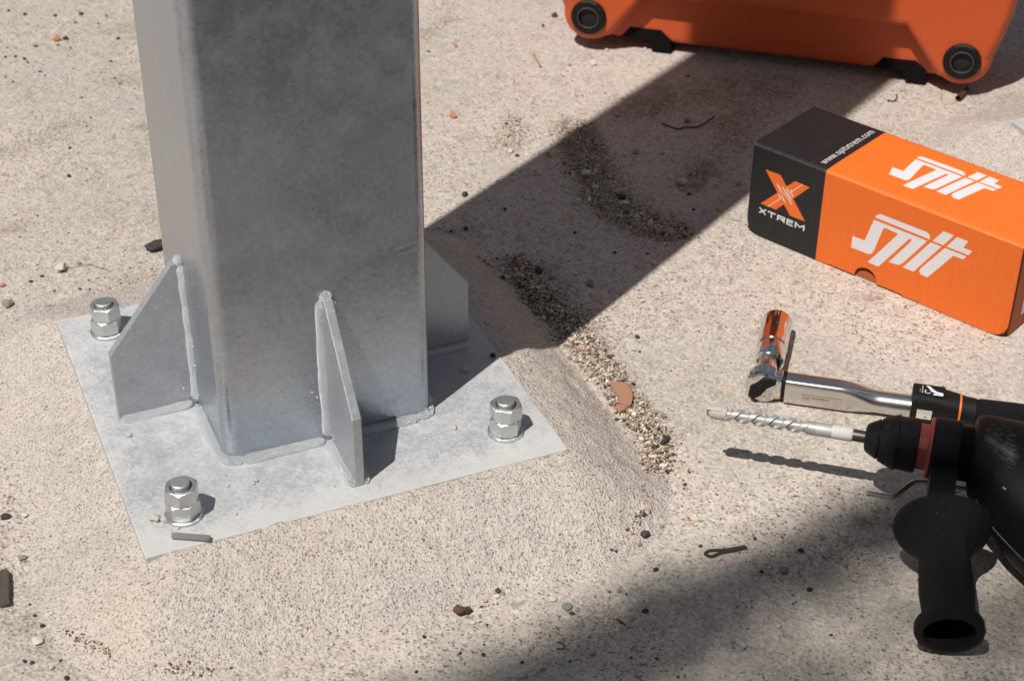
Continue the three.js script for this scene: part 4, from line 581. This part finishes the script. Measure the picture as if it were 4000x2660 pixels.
  single('root_stub', tubeAlong([[0.9060, 0.0042, -0.3045], [0.919, 0.0044, -0.313], [0.9303, 0.0042, -0.3207]], 0.0036, 10, 20), std({ color: P3(0.13, 0.045, 0.025), roughness: 0.8, bumpMap: grainAt(3), bumpScale: 0.002 }), 'stubby red-brown root piece beneath the corner of the tool case', 'root');
  single('forked_twig', mergeGeometries([tubeAlong([[0.8300, 0.001, -0.3389], [0.8341, 0.0012, -0.3330], [0.8400, 0.0016, -0.3350], [0.8467, 0.003, -0.3438]], 0.0008, 6, 30), tubeAlong([[0.8320, 0.001, -0.3365], [0.8285, 0.0012, -0.3345]], 0.0008, 6, 8)]), M.bark, 'small forked twig on the concrete in front of the tool case', 'twig');
  single('metal_pin', turned([[0, 0.0001], [0.0003, 0.0022], [0.001, 0.0026], [0.0296, 0.0026], [0.0302, 0.0023], [0.0304, 0.0001]], 24).rotateY(-0.507).translate(-0.1530, PT + 0.0027, 0.1625), std({ color: P3(0.34, 0.345, 0.35), metalness: 0.5, roughness: 0.5, bumpMap: grainAt(3), bumpScale: 0.0006 }), 'loose grey metal pin lying on the rim of the base plate', 'pin');
  place(single('mortar_crumb', rock(95, 3, 0.75, 0.55, 1.1), std({ color: P3(0.43, 0.39, 0.345), roughness: 0.95 }), 'grey crumb of mortar on the base plate beside a bolt washer', 'crumb'), -0.1598, 0.1358, 0.0078, R, PT);
  [[-0.1542, 0.1402, 0.0062], [0.1397, 0.0405, 0.0072], [0.0988, 0.1152, 0.0062], [-0.1549, 0.0217, 0.0056], [-0.0738, 0.12, 0.0048], [-0.0765, 0.1225, 0.0035], [-0.0963, 0.1175, 0.0032], [-0.0998, 0.1534, 0.0036], [0.0715, 0.1203, 0.0030], [-0.146, 0.153, 0.0035]].forEach(([x, z, s]) => place(single('mortar_crumb', rocks[(R() * 8) | 0], std({ color: P3(0.47, 0.42, 0.37), roughness: 0.95 }), 'small pale mortar crumb lying on the base plate', 'crumb', 'mortar crumbs on the base plate'), x, z, s, R, PT));
  place(single('grit_grain', rocks[2], M.stone.k, 'black grit grain on the base plate at the edge of the shadow', 'grain'), 0.1704, 0.0299, 0.0055, R, PT);
  single('charred_curl', tubeAlong([[0.2735, 0.0022, 0.1602], [0.2770, 0.0026, 0.1570], [0.2811, 0.0028, 0.1550], [0.2845, 0.0024, 0.1515]], 0.0022, 8, 20), M.stone.k, 'charred black curl lying at the end of the gravel strip', 'splinter');
  const leaf = (x, z, l, turn, label) => { const g = grid(6, 10, (u, v) => { const w = Math.sin(Math.PI * v) * 0.22; return [(v - 0.5) * l, 0.0006 + 0.10 * l * (v - 0.5) ** 2 * 4 + 0.06 * l * Math.cos(u * Math.PI * 2), (u - 0.5) * w * l]; }); const m = single('dry_leaf', g, std({ color: P3(0.12, 0.06, 0.03), roughness: 0.8, side: THREE.DoubleSide }), label, 'leaf'); m.position.set(x, Math.max(0, padHeight(x, z, false)), z); m.rotation.y = turn; };
  leaf(0.1461, 0.3429, 0.0105, -1.2, 'narrow curled dry leaf on the shaded concrete before the mortar bed'); leaf(0.2221, 0.2401, 0.009, 1.3, 'tiny curled dry leaf at the corner foot of the mortar bed');
  single('tendril_ring', tubeAlong([[0.0926, 0.001, 0.3444], [0.0956, 0.0014, 0.3478], [0.0942, 0.0012, 0.3525], [0.0891, 0.001, 0.3504]], 0.0005, 6, 30), M.bark, 'small brown curl of tendril on the shaded concrete', 'tendril');
}

// ---------------------------------------------------------------- gravel and grit
{
  const R = rngOf(901), bits = [3, 5, 8].map(k => rock(k * 7.1, 1, 0.7, 0.3, 1.1)), G = () => (R() + R() + R() - 1.5) / 1.5;
  const pal = [[0.05, 0.042, 0.036], [0.11, 0.075, 0.05], [0.20, 0.14, 0.095], [0.30, 0.23, 0.165], [0.42, 0.33, 0.24], [0.55, 0.48, 0.40], [0.62, 0.57, 0.50], [0.42, 0.18, 0.09], [0.035, 0.034, 0.035]];
  const stuff = (name, label, list) => {
    const by = [[], [], []]; list.forEach((p, i) => by[i % 3].push(p)); const all = [], col = [];
    const q = new THREE.Quaternion(), Mx = new THREE.Matrix4(), geos = [];
    const im = new THREE.InstancedMesh(bits[0], std({ color: 0xffffff, roughness: 0.9 }), list.length); im.name = numbered(name); im.userData = { kind: 'stuff', label, category: 'gravel' }; shade(im);
    list.forEach(([x, z, s, y], i) => { q.setFromEuler(new THREE.Euler((R() - 0.5) * 0.9, R() * 6.28, (R() - 0.5) * 0.9)); Mx.compose(new THREE.Vector3(x, (y ?? Math.max(0, padHeight(x, z, false))) - s * 0.08, z), q, new THREE.Vector3(s * (0.8 + 0.6 * R()), s * (0.7 + 0.5 * R()), s)); im.setMatrixAt(i, Mx); const k = R(); const c = pal[k < 0.08 ? 0 : k < 0.16 ? 1 : k < 0.27 ? 2 : k < 0.40 ? 3 : k < 0.58 ? 4 : k < 0.77 ? 5 : k < 0.90 ? 6 : k < 0.94 ? 7 : 8], t = 0.8 + 0.4 * R(); im.setColorAt(i, P3(c[0] * t, c[1] * t, c[2] * t)); });
    scene.add(im); return im;
  };
  const along = (pts, n, s0, s1, heap = 0) => { const out = []; for (let k = 0; k < n; k++) { const t = R() * (pts.length - 1), i = Math.min(pts.length - 2, Math.floor(t)), f = t - i, a = pts[i], b = pts[i + 1], w = mix(a[2], b[2], f), g = G(); const x = mix(a[0], b[0], f) + g * w + 0.005 * G() + 0.010 * noise3.noise(t * 6, 1.5, pts[0][0] * 9), z = mix(a[1], b[1], f) + G() * 0.02; const s = s0 + (s1 - s0) * R() * R() * R(); out.push([x, z, s, Math.max(0, padHeight(x, z, false)) + heap * R() * (1 - Math.abs(g))]); } return out; };
  const strip = [[0.279, -0.175, 0.020], [0.273, -0.12, 0.026], [0.275, -0.07, 0.025], [0.280, -0.02, 0.025], [0.277, 0.03, 0.023], [0.274, 0.075, 0.018], [0.274, 0.12, 0.019], [0.272, 0.155, 0.019], [0.263, 0.185, 0.012]];
  stuff('gravel_strip', 'loose mixed gravel heaped along the foot of the mortar bed', [...along(strip, 9000, 0.0006, 0.0022, 0.0012), ...along(strip, 3400, 0.0016, 0.0056, 0.0028), ...along(strip.map(([x, z, w]) => [x + 0.012, z, w * 2]), 1500, 0.0006, 0.0030)]);
  stuff('gravel_patch', 'dark patch of fine gravel in the shadow of the post', [...along([[0.462, -0.425, 0.016], [0.448, -0.37, 0.022], [0.425, -0.31, 0.022], [0.412, -0.26, 0.026], [0.418, -0.225, 0.030], [0.428, -0.195, 0.028], [0.445, -0.165, 0.028], [0.468, -0.155, 0.020]], 5200, 0.0009, 0.0042, 0.0008), ...along([[0.462, -0.43, 0.03], [0.43, -0.32, 0.045], [0.42, -0.23, 0.05], [0.45, -0.165, 0.04]], 3000, 0.0006, 0.0028), ...along([[0.455, -0.42, 0.03], [0.42, -0.30, 0.04], [0.42, -0.22, 0.04], [0.46, -0.16, 0.03]], 420, 0.002, 0.0062), ...along([[0.57, -0.27, 0.04], [0.63, -0.34, 0.05], [0.72, -0.42, 0.05]], 1500, 0.0006, 0.003), ...along([[0.50, -0.255, 0.02], [0.53, -0.262, 0.02], [0.555, -0.27, 0.016]], 380, 0.0007, 0.003)]);
  stuff('gravel_patch', 'sunlit sprinkle of fine gravel on the concrete behind the post', [...along([[0.400, -0.47, 0.022], [0.385, -0.43, 0.034], [0.365, -0.395, 0.034]], 1300, 0.0008, 0.0036), ...along([[0.30, -0.505, 0.012], [0.318, -0.49, 0.012]], 110, 0.0006, 0.002), ...along([[0.385, -0.535, 0.012], [0.40, -0.53, 0.012]], 90, 0.0006, 0.002), ...along([[0.325, -0.66, 0.03], [0.37, -0.70, 0.03], [0.41, -0.735, 0.02]], 260, 0.0006, 0.002)]);
  const foot = []; for (let k = 0; k < 2600; k++) { const t = R() * 6.283, x = 0.262 * Math.sign(Math.cos(t)) * Math.pow(Math.abs(Math.cos(t)), 0.55) + 0.008 * G(), z = 0.004 + 0.283 * Math.sign(Math.sin(t)) * Math.pow(Math.abs(Math.sin(t)), 0.55) + 0.008 * G(); if (noise3.noise(x * 16, 7, z * 16) < 0.02) continue; foot.push([x, z, 0.0006 + 0.0022 * R() ** 3]); }
  stuff('mortar_grit', 'crumbs of mortar and grit scattered round the foot of the mortar bed', foot);
  const grit = []; while (grit.length < 9000) { const x = -0.45 + 1.55 * R(), z = -1.15 + 1.7 * R(); if (padDepth(x, z) > 0 && R() < 0.93) continue; if (noise3.noise(x * 5, 2, z * 5) + 0.6 * noise3.noise(x * 17, 9, z * 17) < -0.25 + R() * 0.5) continue; grit.push([x, z, 0.0005 + 0.0021 * R() ** 4]); }
  const gm = stuff('loose_grit', 'fine dark and pale grit strewn over the concrete slab', grit);
}

// ---------------------------------------------------------------- a tree off to the sun side; its outer bough throws the soft shade in front
{
  const tr = thing('shade_tree', 'leafy tree whose bough throws soft shade over the concrete', 'tree', [-2.0, 0, 3.5]), R = rngOf(1201), O = new THREE.Vector3(-2.0, 0, 3.5), G = () => (R() + R() + R() - 1.5) / 1.5;
  const up = (x, z, h) => new THREE.Vector3(x, 0, z).addScaledVector(SUN, h / SUN.y).sub(O); // the point at height h that the sun projects to (x, z)
  const limb = (pts, r0, r1) => { const c = new THREE.CatmullRomCurve3(pts.map(p => new THREE.Vector3(...p))), n = 40, fr = c.computeFrenetFrames(n); return grid(12, n, (u, v) => { const k = Math.round(v * n), P = c.getPointAt(v), t = u * 6.2832, r = mix(r0, r1, v) * (1 + 0.12 * noise3.noise(P.x * 6, P.y * 6, t)); return [P.x + r * (Math.cos(t) * fr.normals[k].x + Math.sin(t) * fr.binormals[k].x), P.y + r * (Math.cos(t) * fr.normals[k].y + Math.sin(t) * fr.binormals[k].y), P.z + r * (Math.cos(t) * fr.normals[k].z + Math.sin(t) * fr.binormals[k].z)]; }, true); };
  part('trunk', limb([[0, 0, 0], [0.05, 1.4, -0.03], [-0.05, 2.8, -0.1], [0, 4.2, -0.2], [0.05, 5.4, -0.3]], 0.19, 0.06), M.bark, tr);
  const b0 = up(-0.60, 0.465, 4.95), b1 = up(0.0, 0.365, 5.0), b2 = up(0.62, 0.315, 5.05);
  for (const pts of [[[0, 3.6, -0.12], [-0.5, 4.6, -0.7], [b0.x - 0.1, 4.9, b0.z + 0.1], b0.toArray(), b1.toArray(), b2.toArray()], [[0, 3.6, -0.15], [0.5, 4.3, -0.6], [0.9, 4.8, -0.9]], [[0, 3.9, -0.18], [-0.6, 4.6, 0], [-1.0, 5.1, 0.2]], [[0, 4.0, -0.18], [0.4, 4.7, 0.4], [0.7, 5.2, 0.8]]]) part('limb', limb(pts, 0.045, 0.008), M.bark, tr);
  const leafG = new THREE.BufferGeometry(); leafG.setAttribute('position', new THREE.Float32BufferAttribute([0, 0, 0, 0.35, 0.03, 0.26, 0.75, 0.02, 0.2, 1, -0.04, 0, 0.75, 0.02, -0.2, 0.35, 0.03, -0.26], 3)); leafG.setIndex([0, 1, 5, 1, 2, 5, 5, 2, 4, 2, 3, 4]); leafG.computeVertexNormals();
  const spots = [];
  const band = [[-0.66, 0.475, 0.055], [-0.06, 0.375, 0.052], [0.12, 0.345, 0.048], [0.245, 0.327, 0.042], [0.43, 0.318, 0.036], [0.67, 0.315, 0.03]];
  for (let k = 0; k < 1500; k++) { const x = mix(-0.65, 0.66, R()), i = Math.max(0, Math.min(4, band.findIndex(b => b[0] > x) - 1)), f = (x - band[i][0]) / (band[i + 1][0] - band[i][0]); if (x > 0.42 && R() < 0.35) continue; spots.push(up(x, mix(band[i][1], band[i + 1][1], f) + mix(band[i][2], band[i + 1][2], f) * G(), 5.0 + 0.2 * G())); }
  for (let k = 0; k < 620; k++) spots.push(up(mix(-0.3, 0.9, R()), 0.40 + 0.24 * R(), 6.6 + 0.5 * G()));
  const fineEnd = spots.length;
  while (spots.length < 7200) { const x = R() * 2 - 1, y = R() * 2 - 1, z = R() * 2 - 1, l = x * x + y * y + z * z; if (l > 1 || noise3.noise(x * 3.2, y * 3.2, z * 3.2) < -0.12) continue; spots.push(up(0.25 + 1.25 * x, 1.66 + 1.0 * z, 4.9 + 0.9 * y)); }
  const im = new THREE.InstancedMesh(leafG, std({ color: P3(0.07, 0.12, 0.035), roughness: 0.7, transmission: 0.25, thickness: 0, side: THREE.DoubleSide }), spots.length), Q = new THREE.Quaternion(), Mx = new THREE.Matrix4(); im.name = 'crown'; im.userData.kind = 'stuff'; shade(im);
  spots.forEach((p, i) => { const s = i < fineEnd ? 0.032 + 0.014 * R() : 0.06 + 0.035 * R(); Q.setFromEuler(new THREE.Euler(G() * 0.9, R() * 6.28, G() * 0.9)); im.setMatrixAt(i, Mx.compose(p, Q, new THREE.Vector3(s, s, s))); });
  tr.add(im);
}
scene.add(camera);
renderer.render(scene, camera);
